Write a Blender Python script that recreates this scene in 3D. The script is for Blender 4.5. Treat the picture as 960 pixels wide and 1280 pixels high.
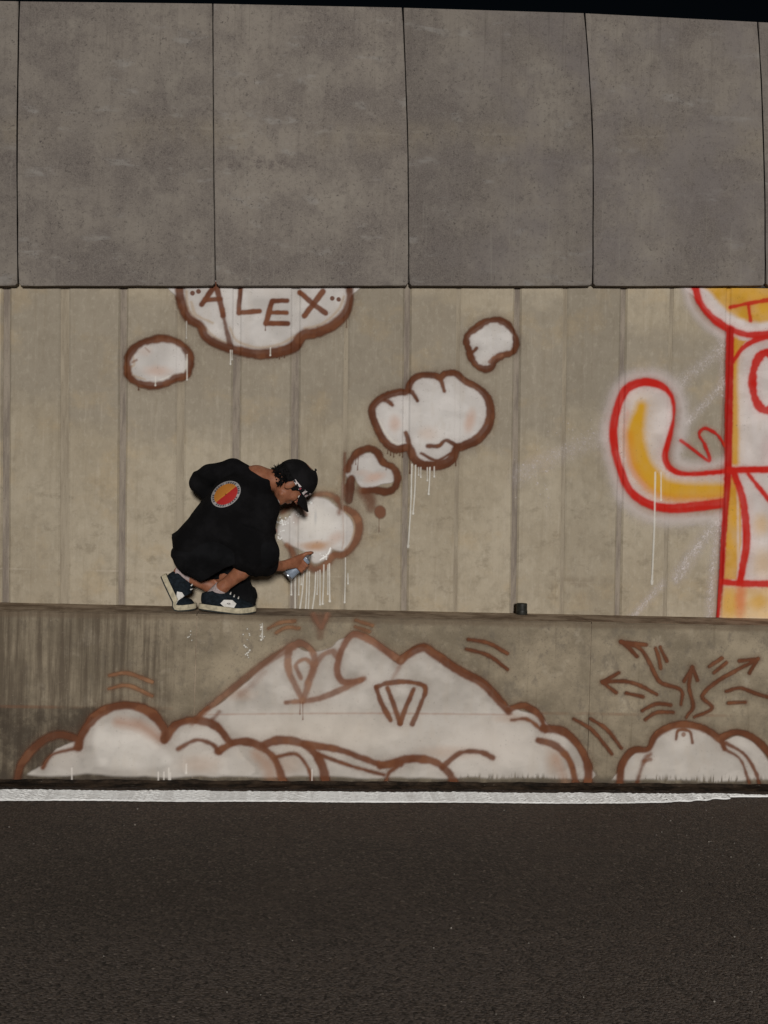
import bpy, bmesh, math, random
import numpy as np
from mathutils import Vector, Matrix
from mathutils.bvhtree import BVHTree

for o in list(bpy.data.objects):
    bpy.data.objects.remove(o)
scene = bpy.context.scene
COL = scene.collection
R = math.radians
random.seed(4)

# ------------------------------------------------------------------ camera
CAM = np.array([0.0, -5.85, 1.42])
YAW, ROLL, FPX = R(5.0), R(1.67), 1315.0
_f = np.array([math.sin(YAW), math.cos(YAW), 0.0])
_r0 = np.array([math.cos(YAW), -math.sin(YAW), 0.0])
_u0 = np.array([0.0, 0.0, 1.0])
_r = math.cos(ROLL) * _r0 + math.sin(ROLL) * _u0
_u = -math.sin(ROLL) * _r0 + math.cos(ROLL) * _u0
cd = bpy.data.cameras.new('camera')
cam = bpy.data.objects.new('camera', cd)
COL.objects.link(cam)
M = Matrix.Identity(4)
for i in range(3):
    M[i][0], M[i][1], M[i][2], M[i][3] = _r[i], _u[i], -_f[i], CAM[i]
cam.matrix_world = M
cd.sensor_fit = 'VERTICAL'
cd.sensor_height = 36.0
cd.lens = 36.0 * FPX / 1280.0
cd.clip_start, cd.clip_end = 0.05, 2000
scene.camera = cam

# ------------------------------------------------------------------ night sky and one low frontal light
SUN_EL, SUN_AZ = R(9.5), R(1.5)          # light comes from behind the photographer
w = bpy.data.worlds.new('World')
scene.world = w
w.use_nodes = True
wn = w.node_tree
bg = wn.nodes['Background']
sky = wn.nodes.new('ShaderNodeTexSky')
sky.sky_type = 'NISHITA'
sky.sun_disc = False
sky.sun_elevation = SUN_EL
sky.sun_rotation = math.pi + SUN_AZ
wn.links.new(sky.outputs[0], bg.inputs[0])
bg.inputs[1].default_value = 0.0008
sd = bpy.data.lights.new('sun', 'SUN')
sd.energy = 2.5
sd.angle = R(7.0)
sd.color = (1.0, 0.97, 0.935)
sun = bpy.data.objects.new('sun', sd)
COL.objects.link(sun)
_ld = Vector((math.sin(-SUN_AZ) * math.cos(SUN_EL), math.cos(SUN_AZ) * math.cos(SUN_EL), -math.sin(SUN_EL)))
sun.rotation_euler = _ld.to_track_quat('-Z', 'Y').to_euler()
sun.location = (0, -6, 5)
scene.view_settings.view_transform = 'Standard'
scene.view_settings.look = 'None'
scene.view_settings.exposure = 0.0
scene.view_settings.gamma = 1.0
scene.render.engine = 'CYCLES'


# ------------------------------------------------------------------ measuring helpers
def P(px, py, y):
    """survey point of the photograph, on the vertical plane at world depth y"""
    d = _f + _r * ((px - 480.0) / FPX) - _u * ((py - 640.0) / FPX)
    t = (y - CAM[1]) / d[1]
    return CAM + d * t


def PZ(px, py, z=0.0):
    d = _f + _r * ((px - 480.0) / FPX) - _u * ((py - 640.0) / FPX)
    t = (z - CAM[2]) / d[2]
    return CAM + d * t


def V(px, py, y):
    return Vector(P(px, py, y))


# ------------------------------------------------------------------ object helpers
def link(o, parent=None):
    COL.objects.link(o)
    if parent is not None:
        o.parent = parent
    return o


def tag(o, label=None, cat=None, group=None, kind=None):
    if label: o['label'] = label
    if cat: o['category'] = cat
    if group: o['group'] = group
    if kind: o['kind'] = kind
    return o


def empty(name, loc=(0, 0, 0)):
    o = bpy.data.objects.new(name, None)
    o.empty_display_size = 0.1
    link(o)
    o.location = loc
    bpy.context.view_layer.update()
    return o


def put(o, parent):
    """parent while keeping world coordinates of the mesh data"""
    COL.objects.link(o)
    if parent is not None:
        o.parent = parent
        if parent.parent is None:
            o.matrix_parent_inverse = Matrix.Translation(parent.location).inverted()
    return o


def mesh_obj(name, verts, faces, mat, parent=None, smooth=False):
    me = bpy.data.meshes.new(name)
    me.from_pydata([tuple(v) for v in verts], [], [tuple(f) for f in faces])
    me.materials.append(mat)
    if smooth:
        me.polygons.foreach_set('use_smooth', [True] * len(me.polygons))
    me.update()
    return put(bpy.data.objects.new(name, me), parent)


def bm_obj(name, bm, mat, parent=None, smooth=False):
    bmesh.ops.recalc_face_normals(bm, faces=bm.faces)
    me = bpy.data.meshes.new(name)
    bm.to_mesh(me)
    bm.free()
    me.materials.append(mat)
    if smooth:
        me.polygons.foreach_set('use_smooth', [True] * len(me.polygons))
    return put(bpy.data.objects.new(name, me), parent)


# ------------------------------------------------------------------ material helpers
class NT:
    def __init__(s, name):
        s.m = bpy.data.materials.new(name)
        s.m.use_nodes = True
        s.t = s.m.node_tree
        s.t.nodes.clear()
        s.out = s.t.nodes.new('ShaderNodeOutputMaterial')
        s.b = s.t.nodes.new('ShaderNodeBsdfPrincipled')
        s.t.links.new(s.b.outputs[0], s.out.inputs[0])
        s.pos = s.t.nodes.new('ShaderNodeNewGeometry').outputs['Position']

    def n(s, typ, **kw):
        nd = s.t.nodes.new('ShaderNode' + typ)
        for k, v in kw.items():
            setattr(nd, k, v)
        return nd

    def set(s, sock, v):
        if hasattr(v, 'is_output') or isinstance(v, bpy.types.NodeSocket):
            s.t.links.new(v, sock)
        elif isinstance(v, (tuple, list)) and len(v) == 3 and sock.type == 'RGBA':
            sock.default_value = (*v, 1)
        else:
            sock.default_value = v

    def scale(s, vec=(1, 1, 1), off=(0, 0, 0), src=None):
        m = s.n('Mapping')
        s.set(m.inputs['Vector'], src or s.pos)
        m.inputs['Scale'].default_value = vec
        m.inputs['Location'].default_value = off
        return m.outputs[0]

    def noise(s, scale, detail=4, rough=0.6, vec=(1, 1, 1), off=(0, 0, 0), dist=0.0, src=None):
        nd = s.n('TexNoise')
        s.set(nd.inputs['Vector'], s.scale(vec, off, src))
        nd.inputs['Scale'].default_value = scale
        nd.inputs['Detail'].default_value = detail
        nd.inputs['Roughness'].default_value = rough
        nd.inputs['Distortion'].default_value = dist
        return nd.outputs[0]

    def ramp(s, v, a, b, lo=0.0, hi=1.0):
        nd = s.n('MapRange', interpolation_type='SMOOTHSTEP')
        s.set(nd.inputs[0], v)
        nd.inputs[1].default_value, nd.inputs[2].default_value = a, b
        nd.inputs[3].default_value, nd.inputs[4].default_value = lo, hi
        return nd.outputs[0]

    def math(s, op, a, b=0.0, c=0.0):
        nd = s.n('Math', operation=op)
        s.set(nd.inputs[0], a)
        s.set(nd.inputs[1], b)
        s.set(nd.inputs[2], c)
        return nd.outputs[0]

    def mix(s, f, a, b, blend='MIX'):
        nd = s.n('Mix', data_type='RGBA', blend_type=blend)
        s.set(nd.inputs[0], f)
        s.set(nd.inputs[6], a)
        s.set(nd.inputs[7], b)
        return nd.outputs[2]

    def sep(s, src=None):
        nd = s.n('SeparateXYZ')
        s.set(nd.inputs[0], src or s.pos)
        return nd.outputs

    def bump(s, h, strength=0.3, dist=0.003, normal=None):
        nd = s.n('Bump')
        nd.inputs['Strength'].default_value = strength
        nd.inputs['Distance'].default_value = dist
        s.set(nd.inputs['Height'], h)
        if normal is not None:
            s.set(nd.inputs['Normal'], normal)
        s.t.links.new(nd.outputs[0], s.b.inputs['Normal'])
        return nd.outputs[0]

    def done(s, color, rough=0.85, spec=0.2, metal=0.0):
        s.set(s.b.inputs['Base Color'], color)
        s.set(s.b.inputs['Roughness'], rough)
        s.set(s.b.inputs['Specular IOR Level'], spec)
        s.set(s.b.inputs['Metallic'], metal)
        return s.m


def plain(name, col, rough=0.7, spec=0.3, metal=0.0, var=0.15, scale=60, bump=0.0):
    t = NT(name)
    nz = t.noise(scale, 3)
    c = t.mix(t.ramp(nz, 0.3, 0.7), tuple(x * (1 - var) for x in col), tuple(min(1, x * (1 + var)) for x in col))
    if bump:
        t.bump(nz, bump, 0.002)
    return t.done(c, rough, spec, metal)


# ================================================================== surveyed levels
Y_WALL, Y_PANEL, Y_BAR = 0.0, -0.045, -0.38
Z_LEDGE = float(P(480, 772.5, Y_BAR)[2])
PXW, PXB = 1 / 224.0, 1 / 239.0
X0, X1 = -4.6, 5.4                       # how far the walls are carried on to either side

# ------------------------------------------------------------------ materials of the setting
def mat_wall():
    t = NT('cast_wall_concrete')
    x, y, z = t.sep()
    rnd = t.n('ObjectInfo').outputs['Random']
    blot = t.noise(1.6, 5, 0.6, (1.2, 1, 1), (0, 0, 3))
    c = t.mix(t.ramp(blot, 0.35, 0.65), (0.341, 0.288, 0.210), (0.409, 0.353, 0.266))
    # grey weathered zone in the upper half, its border stepping from panel to panel
    zb = t.math('MULTIPLY_ADD', rnd, 0.35, z)
    zb = t.math('MULTIPLY_ADD', t.noise(5, 4, 0.6, (1, 1, 1.6)), 0.30, zb)
    up = t.math('MULTIPLY', t.ramp(zb, 2.12, 2.26), t.ramp(zb, 3.02, 2.90))
    c = t.mix(t.math('MULTIPLY', up, 0.62), c, (0.254, 0.221, 0.176))
    # rain streaks
    st = t.noise(9, 5, 0.65, (3.2, 1, 0.16))
    c = t.mix(t.ramp(st, 0.52, 0.72, 0, 0.33), c, (0.236, 0.192, 0.133))
    c = t.mix(t.ramp(t.noise(12, 4, 0.6, (2.8, 1, 0.2), (5, 0, 1)), 0.55, 0.75, 0, 0.3), c, (0.508, 0.446, 0.359))
    # yellowish bloom and dark mould patches low down
    c = t.mix(t.ramp(t.noise(3.3, 5, 0.62, (1, 1, 1.2), (9, 0, 2)), 0.52, 0.68, 0, 0.35), c, (0.422, 0.322, 0.193))
    lowm = t.math('MULTIPLY', t.ramp(z, 1.62, 1.45), t.ramp(t.noise(7, 6, 0.72, (1, 1, 1.5), (2, 0, 7)), 0.53, 0.66))
    c = t.mix(t.math('MULTIPLY', lowm, 0.42), c, (0.180, 0.146, 0.100))
    # lift seam
    zs = float(P(150, 714, 0)[2])
    wob = t.math('MULTIPLY_ADD', t.noise(2.5, 2), 0.012, z)
    dz = t.math('ABSOLUTE', t.math('SUBTRACT', wob, zs + 0.006))
    fade = t.ramp(t.noise(2.2, 3, 0.6, (1, 1, 0.1), (1, 0, 0)), 0.38, 0.6)
    c = t.mix(t.math('MULTIPLY', t.ramp(dz, 0.05, 0.006, 0, 0.5), t.math('MULTIPLY', fade, t.ramp(t.noise(9, 4), 0.4, 0.6))), c, (0.186, 0.143, 0.093))
    fade = t.math('MULTIPLY', fade, t.ramp(x, 0.5, -0.3, 0.12, 1.0))
    c = t.mix(t.math('MULTIPLY', t.ramp(dz, 0.007, 0.002), fade), c, (0.496, 0.434, 0.346))
    # cloudy mottling
    c = t.mix(t.ramp(t.noise(16, 6, 0.7, (1, 1, 0.8), (3, 0, 3)), 0.42, 0.70, 0, 0.38), c, (0.22, 0.185, 0.135))
    c = t.mix(t.ramp(t.noise(34, 5, 0.7, (1, 1, 0.7), (1, 0, 9)), 0.50, 0.70, 0, 0.28), c, (0.49, 0.44, 0.35))
    # pores and grain
    g = t.noise(95, 5, 0.82)
    c = t.mix(t.ramp(g, 0.57, 0.70, 0, 0.4), c, (0.149, 0.124, 0.093))
    c = t.mix(t.ramp(g, 0.40, 0.30, 0, 0.25), c, (0.570, 0.508, 0.426))
    tone = t.math('MULTIPLY_ADD', rnd, 0.16, 0.92)
    hs = t.n('HueSaturation')
    t.set(hs.inputs['Value'], tone)
    t.set(hs.inputs['Color'], c)
    hb = t.math('ADD', t.math('MULTIPLY', g, 0.4), t.noise(22, 5, 0.65))
    t.bump(hb, 0.35, 0.004)
    return t.done(hs.outputs[0], 0.85, 0.15)


def mat_groove(name, col, col2):
    t = NT(name)
    c = t.mix(t.ramp(t.noise(5, 5, 0.7, (4, 1, 0.5)), 0.38, 0.64), col, col2)
    c = t.mix(t.ramp(t.noise(130, 3), 0.6, 0.72, 0, 0.4), c, (0.09, 0.075, 0.055))
    t.bump(t.noise(60, 4), 0.35, 0.003)
    return t.done(c, 0.9, 0.1)


def mat_panel():
    t = NT('weathered_panel_concrete')
    x, y, z = t.sep()
    rnd = t.n('ObjectInfo').outputs['Random']
    rv = t.n('CombineXYZ')
    t.set(rv.inputs[0], t.math('MULTIPLY', rnd, 37.0))
    t.set(rv.inputs[2], t.math('MULTIPLY', rnd, 11.0))
    ad = t.n('VectorMath', operation='ADD')
    t.set(ad.inputs[0], t.pos)
    t.set(ad.inputs[1], rv.outputs[0])
    sp = ad.outputs[0]
    c = t.mix(t.ramp(t.noise(1.5, 5, 0.6, src=sp), 0.36, 0.62), (0.134, 0.116, 0.104), (0.220, 0.194, 0.165))
    c = t.mix(t.ramp(t.noise(3.2, 6, 0.65, (1, 1, 1.3), (3, 0, 0), 0.4, sp), 0.50, 0.66, 0, 0.55), c, (0.122, 0.105, 0.097))
    c = t.mix(t.ramp(t.noise(2.8, 5, 0.6, (1, 1, 1.1), (8, 0, 5), 0.3, sp), 0.55, 0.72, 0, 0.6), c, (0.255, 0.230, 0.194))
    c = t.mix(t.ramp(t.noise(6, 5, 0.6, (0.8, 1, 2.2), (1, 0, 8), 0.2, sp), 0.58, 0.72, 0, 0.6), c, (0.279, 0.267, 0.249))
    c = t.mix(t.ramp(t.noise(8, 4, 0.6, (3.2, 1, 0.25), (0, 0, 0), 0, sp), 0.52, 0.72, 0, 0.32), c, (0.118, 0.099, 0.087))
    # casting seam half way up
    zs = float(P(480, 170, Y_PANEL)[2])
    wob = t.math('MULTIPLY_ADD', t.noise(1.7, 4, 0.6, src=sp), 0.10, z)
    wob = t.math('MULTIPLY_ADD', x, -0.045, wob)
    dz = t.math('SUBTRACT', wob, zs + 0.05)
    patch = t.ramp(t.noise(2.4, 4, 0.6, (1, 1, 0.4), (4, 0, 0), 0, sp), 0.42, 0.6)
    c = t.mix(t.math('MULTIPLY', patch, t.math('MULTIPLY', t.ramp(dz, -0.16, -0.02, 0, 1), t.ramp(dz, 0.10, 0.0, 0, 0.55))), c, (0.221, 0.186, 0.137))
    c = t.mix(t.math('MULTIPLY', t.ramp(t.math('ABSOLUTE', dz), 0.012, 0.002, 0, 0.5), patch), c, (0.249, 0.223, 0.183))
    dk = t.math('MULTIPLY', t.ramp(t.math('ABSOLUTE', t.math('ADD', dz, 0.17)), 0.07, 0.01), t.ramp(t.noise(18, 5, 0.7, src=sp), 0.45, 0.62))
    c = t.mix(t.math('MULTIPLY', dk, t.ramp(t.noise(1.1, 2, 0.5, (1, 1, 0.2), (7, 0, 0), 0, sp), 0.45, 0.6, 0, 0.8)), c, (0.094, 0.077, 0.072))
    c = t.mix(t.ramp(t.noise(13, 6, 0.72, (1, 1, 0.9), (3, 0, 3), 0.2, sp), 0.44, 0.70, 0, 0.5), c, (0.101, 0.086, 0.079))
    c = t.mix(t.ramp(t.noise(11, 5, 0.7, (1, 1, 1), (9, 0, 1), 0.2, sp), 0.52, 0.74, 0, 0.4), c, (0.264, 0.237, 0.201))
    # pits
    g = t.noise(58, 6, 0.8)
    pit = t.ramp(g, 0.56, 0.66)
    c = t.mix(t.math('MULTIPLY', pit, t.ramp(t.noise(3, 3), 0.32, 0.60, 0.30, 0.95)), c, (0.068, 0.058, 0.055))
    fine = t.noise(170, 4, 0.8)
    c = t.mix(t.ramp(fine, 0.40, 0.66, 0.0, 0.55), c, (0.249, 0.218, 0.190))
    # grey violet lime film on the panels further right
    c = t.mix(t.math('MULTIPLY', t.ramp(x, 0.4, 1.4), t.ramp(t.noise(2.6, 5, 0.65, off=(2, 0, 6), src=sp), 0.40, 0.66, 0.0, 0.6)), c, (0.175, 0.155, 0.149))
    # run off streaks from the coping
    run = t.ramp(t.noise(10, 5, 0.7, (5.5, 1, 0.10), (0, 0, 2), 0, sp), 0.54, 0.70)
    c = t.mix(t.math('MULTIPLY', run, t.ramp(z, zs - 0.1, zs + 0.85, 0, 0.4)), c, (0.085, 0.072, 0.062))
    c = t.mix(t.math('MULTIPLY', t.ramp(t.noise(14, 4, 0.6, (6, 1, 0.12), (7, 0, 2), 0, sp), 0.60, 0.72), t.ramp(z, zs + 0.1, zs - 0.5, 0, 0.35)), c, (0.26, 0.24, 0.205))
    hs = t.n('HueSaturation')
    t.set(hs.inputs['Value'], t.math('MULTIPLY_ADD', rnd, 0.14, 0.93))
    t.set(hs.inputs['Color'], c)
    h = t.math('SUBTRACT', t.math('MULTIPLY', t.noise(30, 5, 0.65), 0.7), pit)
    t.bump(h, 0.4, 0.004)
    return t.done(hs.outputs[0], 0.9, 0.12)


def mat_barrier():
    t = NT('barrier_concrete')
    x, y, z = t.sep()
    c = t.mix(t.ramp(t.noise(2.6, 6, 0.65, (1, 1, 1.2)), 0.34, 0.66), (0.189, 0.156, 0.110), (0.334, 0.278, 0.198))
    c = t.mix(t.ramp(t.noise(14, 6, 0.72, (1.1, 1, 0.8), (2, 0, 2)), 0.50, 0.68, 0, 0.55), c, (0.145, 0.122, 0.096))
    c = t.mix(t.ramp(t.noise(9, 4, 0.6, (1, 1, 1), (6, 0, 2)), 0.56, 0.72, 0, 0.45), c, (0.416, 0.360, 0.275))
    xl = float(P(225, 820, Y_BAR)[0])
    # soot running down on the left segments
    left = t.ramp(t.math('MULTIPLY_ADD', t.noise(4, 4), 0.9, x), xl + 0.60, xl + 0.16)
    run = t.ramp(t.noise(7, 5, 0.66, (4.2, 1, 0.22), (0, 0, 4)), 0.36, 0.64)
    c = t.mix(t.math('MULTIPLY', left, t.math('MULTIPLY_ADD', run, 0.62, 0.22)), c, (0.088, 0.067, 0.048))
    c = t.mix(t.ramp(t.noise(8, 5, 0.66, (4.2, 1, 0.18), (4, 0, 4)), 0.56, 0.72, 0, 0.45), c, (0.151, 0.118, 0.078))
    # splash zone under the step
    zs = float(P(480, 889, Y_BAR)[2])
    zw = t.math('MULTIPLY_ADD', t.noise(11, 4), 0.03, z)
    low = t.ramp(zw, zs + 0.03, zs + 0.008)
    left2 = t.ramp(t.math('MULTIPLY_ADD', t.noise(3, 4, 0.6, off=(3, 1, 0)), 0.5, x), xl + 0.35, xl + 0.02, 0.16, 1.0)
    c = t.mix(t.math('MULTIPLY', t.math('MULTIPLY', low, left2), t.ramp(t.noise(9, 6, 0.75), 0.34, 0.60, 0.25, 0.80)), c, (0.050, 0.039, 0.029))
    # rusty line on the step and grime at the foot
    dz = t.math('ABSOLUTE', t.math('SUBTRACT', z, zs))
    c = t.mix(t.math('MULTIPLY', t.ramp(dz, 0.012, 0.003), t.ramp(t.noise(3, 4, 0.6, (1, 1, 0.2)), 0.44, 0.64, 0.0, 0.45)), c, (0.189, 0.090, 0.050))
    c = t.mix(t.math('MULTIPLY', t.ramp(zw, 0.085, 0.015), t.ramp(t.noise(10, 5, 0.7), 0.35, 0.55, 0.5, 0.95)), c, (0.063, 0.050, 0.038))
    c = t.mix(t.ramp(zw, Z_LEDGE - 0.028, Z_LEDGE - 0.002, 0, 0.55), c, (0.126, 0.090, 0.060))
    g = t.noise(85, 5, 0.82)
    c = t.mix(t.ramp(g, 0.56, 0.68, 0, 0.55), c, (0.088, 0.072, 0.054))
    c = t.mix(t.ramp(g, 0.40, 0.30, 0, 0.25), c, (0.529, 0.456, 0.359))
    t.bump(t.math('ADD', t.math('MULTIPLY', g, 0.5), t.noise(16, 6, 0.7)), 0.4, 0.005)
    return t.done(c, 0.9, 0.12)


def mat_ledge():
    t = NT('dirty_ledge')
    c = t.mix(t.ramp(t.noise(6, 5, 0.7), 0.35, 0.65), (0.21, 0.155, 0.11), (0.46, 0.37, 0.28))
    t.bump(t.noise(50, 5), 0.4, 0.004)
    return t.done(c, 0.95, 0.05)


def mat_road():
    t = NT('asphalt')
    x, y, z = t.sep()
    a = t.noise(1.1, 5, 0.6)
    c = t.mix(t.ramp(a, 0.35, 0.65), (0.065, 0.050, 0.039), (0.092, 0.072, 0.059))
    # rusty brown dust towards the gutter
    nb = t.math('MULTIPLY_ADD', t.noise(2.2, 5, 0.65), 1.3, y)
    c = t.mix(t.ramp(nb, -0.9, 0.15, 0, 0.75), c, (0.092, 0.051, 0.031))
    # paler towards the camera: the stronger light close by is put into the colour
    near_lit = t.math('MULTIPLY_ADD', t.noise(1.3, 4, 0.6, (0.4, 1, 1), (2, 0, 0)), 0.7, y)
    c = t.mix(t.ramp(near_lit, -1.45, -2.65, 0, 0.85), c, (0.200, 0.166, 0.145))
    vor = t.n('TexVoronoi')
    t.set(vor.inputs['Vector'], t.scale((1, 1, 1)))
    vor.inputs['Scale'].default_value = 105
    cell = t.n('SeparateColor')
    t.set(cell.inputs[0], vor.outputs['Color'])
    c = t.mix(t.ramp(cell.outputs[0], 0.45, 1.0, 0, 0.75), c, (0.205, 0.163, 0.129))
    c = t.mix(t.ramp(cell.outputs[1], 0.5, 1.0, 0, 0.85), c, (0.015, 0.012, 0.010))
    c = t.mix(t.ramp(cell.outputs[2], 0.988, 0.993, 0, 0.6), c, (0.367, 0.307, 0.258))
    c = t.mix(t.ramp(t.noise(38, 5, 0.8), 0.42, 0.62, 0, 0.35), c, (0.032, 0.026, 0.021))
    c = t.mix(t.ramp(t.noise(3.5, 5, 0.7, (0.5, 1.5, 1), (5, 0, 0)), 0.50, 0.70, 0, 0.35), c, (0.113, 0.084, 0.064))
    fl = t.noise(55, 2, 0.5)
    c = t.mix(t.math('MULTIPLY', t.ramp(fl, 0.76, 0.80), t.ramp(t.noise(1.7, 3), 0.5, 0.66)), c, (0.594, 0.515, 0.442))
    h = t.math('ADD', t.math('MULTIPLY', vor.outputs['Distance'], -1.4), t.noise(300, 2))
    t.bump(h, 0.8, 0.0055)
    t.b.inputs['Sheen Weight'].default_value = 0.10
    t.b.inputs['Sheen Roughness'].default_value = 0.6
    t.b.inputs['Sheen Tint'].default_value = (1.0, 0.9, 0.82, 1)
    return t.done(c, 0.8, 0.25)


def mat_line():
    t = NT('white_line_paint')
    a = t.noise(38, 6, 0.75)
    c = t.mix(t.ramp(a, 0.66, 0.76), (0.92, 0.92, 0.90), (0.62, 0.59, 0.55))
    c = t.mix(t.ramp(t.noise(5, 5, 0.7, (1, 2, 1)), 0.56, 0.74, 0, 0.4), c, (0.50, 0.46, 0.40))
    c = t.mix(t.ramp(t.noise(70, 3, 0.7, off=(3, 0, 0)), 0.70, 0.76), c, (0.05, 0.045, 0.04))
    t.bump(t.noise(150, 4, 0.8), 0.5, 0.003)
    t.b.inputs['Sheen Weight'].default_value = 1.0          # glass beads throw the light back
    t.b.inputs['Sheen Roughness'].default_value = 0.55
    return t.done(c, 0.6, 0.3)


def mat_gutter():
    t = NT('gutter_dirt')
    c = t.mix(t.ramp(t.noise(8, 6, 0.75), 0.36, 0.64), (0.022, 0.018, 0.015), (0.085, 0.06, 0.042))
    c = t.mix(t.ramp(t.noise(28, 4, 0.7, (0.5, 1, 1)), 0.66, 0.74), c, (0.32, 0.28, 0.23))
    t.bump(t.noise(90, 5, 0.75), 0.8, 0.006)
    return t.done(c, 0.95, 0.05)


M_WALL = mat_wall()
M_GROOVE_A = mat_groove('grime_groove', (0.195, 0.163, 0.135), (0.30, 0.255, 0.205))
M_GROOVE_B = mat_groove('pale_groove', (0.265, 0.222, 0.165), (0.345, 0.295, 0.222))
M_PANEL = mat_panel()
M_JOINT = plain('joint_grime', (0.06, 0.052, 0.045), 0.95, 0.05, 0, 0.4, 30)
M_BAR = mat_barrier()
M_LEDGE = mat_ledge()
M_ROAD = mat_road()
M_LINE = mat_line()
M_GUT = mat_gutter()


# ================================================================== ground
def grid_sheet(name, x0, x1, y0, y1, nx, ny, zf, mat, parent=None):
    vs = [(x0 + (x1 - x0) * i / nx, y0 + (y1 - y0) * j / ny, 0) for j in range(ny + 1) for i in range(nx + 1)]
    vs = [(a, b, zf(a, b)) for a, b, _ in vs]
    fs = [(j * (nx + 1) + i, j * (nx + 1) + i + 1, (j + 1) * (nx + 1) + i + 1, (j + 1) * (nx + 1) + i)
          for j in range(ny) for i in range(nx)]
    return mesh_obj(name, vs, fs, mat, parent)


ground = grid_sheet('ground', -300, 300, -300, 300, 4, 4, lambda a, b: -0.03, plain('bare_ground', (0.05, 0.042, 0.033), 0.95, 0.05, 0, 0.4, 3))
tag(ground, kind='structure')
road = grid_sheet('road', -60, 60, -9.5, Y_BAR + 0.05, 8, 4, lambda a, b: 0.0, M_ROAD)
tag(road, kind='structure')
gut = grid_sheet('gutter', X0, X1, -0.50, Y_BAR + 0.05, 200, 4,
                 lambda a, b: 0.005 + 0.004 * math.sin(a * 13 + b * 40) * math.sin(a * 31) + (0.012 if b > Y_BAR - 0.03 else 0), M_GUT)
tag(gut, kind='structure')

# edge line: thick, rough thermoplastic, breaking up where it wears away
rng = np.random.default_rng(3)
yl0, yl1 = float(PZ(480, 1004)[1]), float(PZ(480, 991.5)[1])
xe = float(PZ(915, 1000)[0])
vs, fs, idx = [], [], {}
nx, ny = 900, 66
xa, xb = X0, X1
ph = rng.random(nx + 1)
ph = np.convolve(np.pad(ph, 20, 'edge'), np.ones(41) / 41, 'valid') * 9
hz = rng.random((nx + 1, ny + 1))
for i in range(nx + 1):
    x = xa + (xb - xa) * i / nx
    top = yl1 + 0.003 * math.sin(x * 9) + 0.003 * (rng.random() - .5)
    bot = yl0 + 0.004 * math.sin(x * 7 + 2) + 0.006 * (rng.random() - .5)
    worn = max(0.0, min(1.0, (x - (xe - 0.60)) / 0.62))
    wid_ = (top - bot) * (1 - 0.55 * worn ** 1.5 - worn * 0.16 * (0.5 + 0.5 * math.sin(x * 37 + 3 * math.sin(x * 9))) * (0.6 + 0.4 * rng.random()))
    if x > xe:
        t_ = min(1.0, (x - xe) / 0.12)
        gg = 0.55 + 0.45 * math.sin(x * 17 + math.sin(x * 7) * 2)
        wid_ = (top - bot) * (0.30 * (1 - t_) + t_ * (0.05 + 0.11 * gg))
        top -= 0.02 * t_
    bot = top - wid_
    for j in range(ny + 1):
        yy = bot + (top - bot) * j / ny
        k = ((j + ph[i] * 2 + 0.35 * hz[i, j]) % 3) / 3            # stippled ridges, steep towards the traffic
        prof_ = k / 0.45 if k < 0.45 else (1 - k) / 0.55
        e = min(1.0, min(j, ny - j) / 2.0)
        vs.append((x, yy, 0.0035 + e * (0.0015 + 0.0066 * prof_ * (0.55 + 0.45 * hz[i, j]))))
for i in range(nx):
    for j in range(ny):
        a = i * (ny + 1) + j
        fs.append((a, a + ny + 1, a + ny + 2, a + 1))
line = mesh_obj('road_marking', vs, fs, M_LINE, None)
tag(line, kind='structure')


# ================================================================== retaining wall with vertical grooves
GR = [  # x at top, x at foot, half width, depth, material
    (-66, -68, 6, .010, 1), (8, 6.5, 5.5, .016, 0), (81, 80, 7, .008, 1), (154.5, 151.5, 5.5, .016, 0), (226.5, 224, 6.5, .008, 1),
    (296.5, 293, 6, .014, 0), (370, 366.5, 6.5, .014, 0), (433.5, 429, 4, .007, 1), (509.5, 505, 5, .016, 0),
    (573.5, 569, 4, .006, 1), (647, 642, 5, .016, 0), (707, 702, 4, .006, 1), (780, 772, 4.5, .016, 0),
    (840, 831, 4, .006, 1), (911, 899, 3.5, .014, 0), (972, 960, 4, .006, 1)]
ZT = float(P(480, 330, 0)[2]) + 0.12
gxt, gxb = [], []
Zp_t, Zp_b = float(P(480, 357, 0)[2]), float(P(480, 768, 0)[2])
GL = []       # (x at z=Zp_b, slope dx/dz, half width, depth, mat)
for xt, xb_, hw, dp, mi in GR:
    a, b = P(xt, 357, 0), P(xb_, 768, 0)
    GL.append((b[0], (a[0] - b[0]) / (a[2] - b[2]), hw * PXW * 0.78, dp * 0.62, mi, b[2]))
while GL[0][0] > X0 + 0.3:
    g = GL[0]
    GL.insert(0, (g[0] - 0.32, g[1], 0.025, 0.012, len(GL) % 2, g[5]))
while GL[-1][0] < X1 - 0.3:
    g = GL[-1]
    GL.append((g[0] + 0.32, g[1], 0.022, 0.012, len(GL) % 2, g[5]))


def gx(g, z):
    return g[0] + g[1] * (z - g[5])


def h_wall(X, Z):
    """recess of the wall face at (X, Z)"""
    h = np.zeros_like(X)
    for g in GL:
        d = np.abs(X - gx(g, Z))
        h = np.maximum(h, g[3] * np.clip((g[2] + 0.006 - d) / 0.010, 0, 1))
    return h


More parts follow.
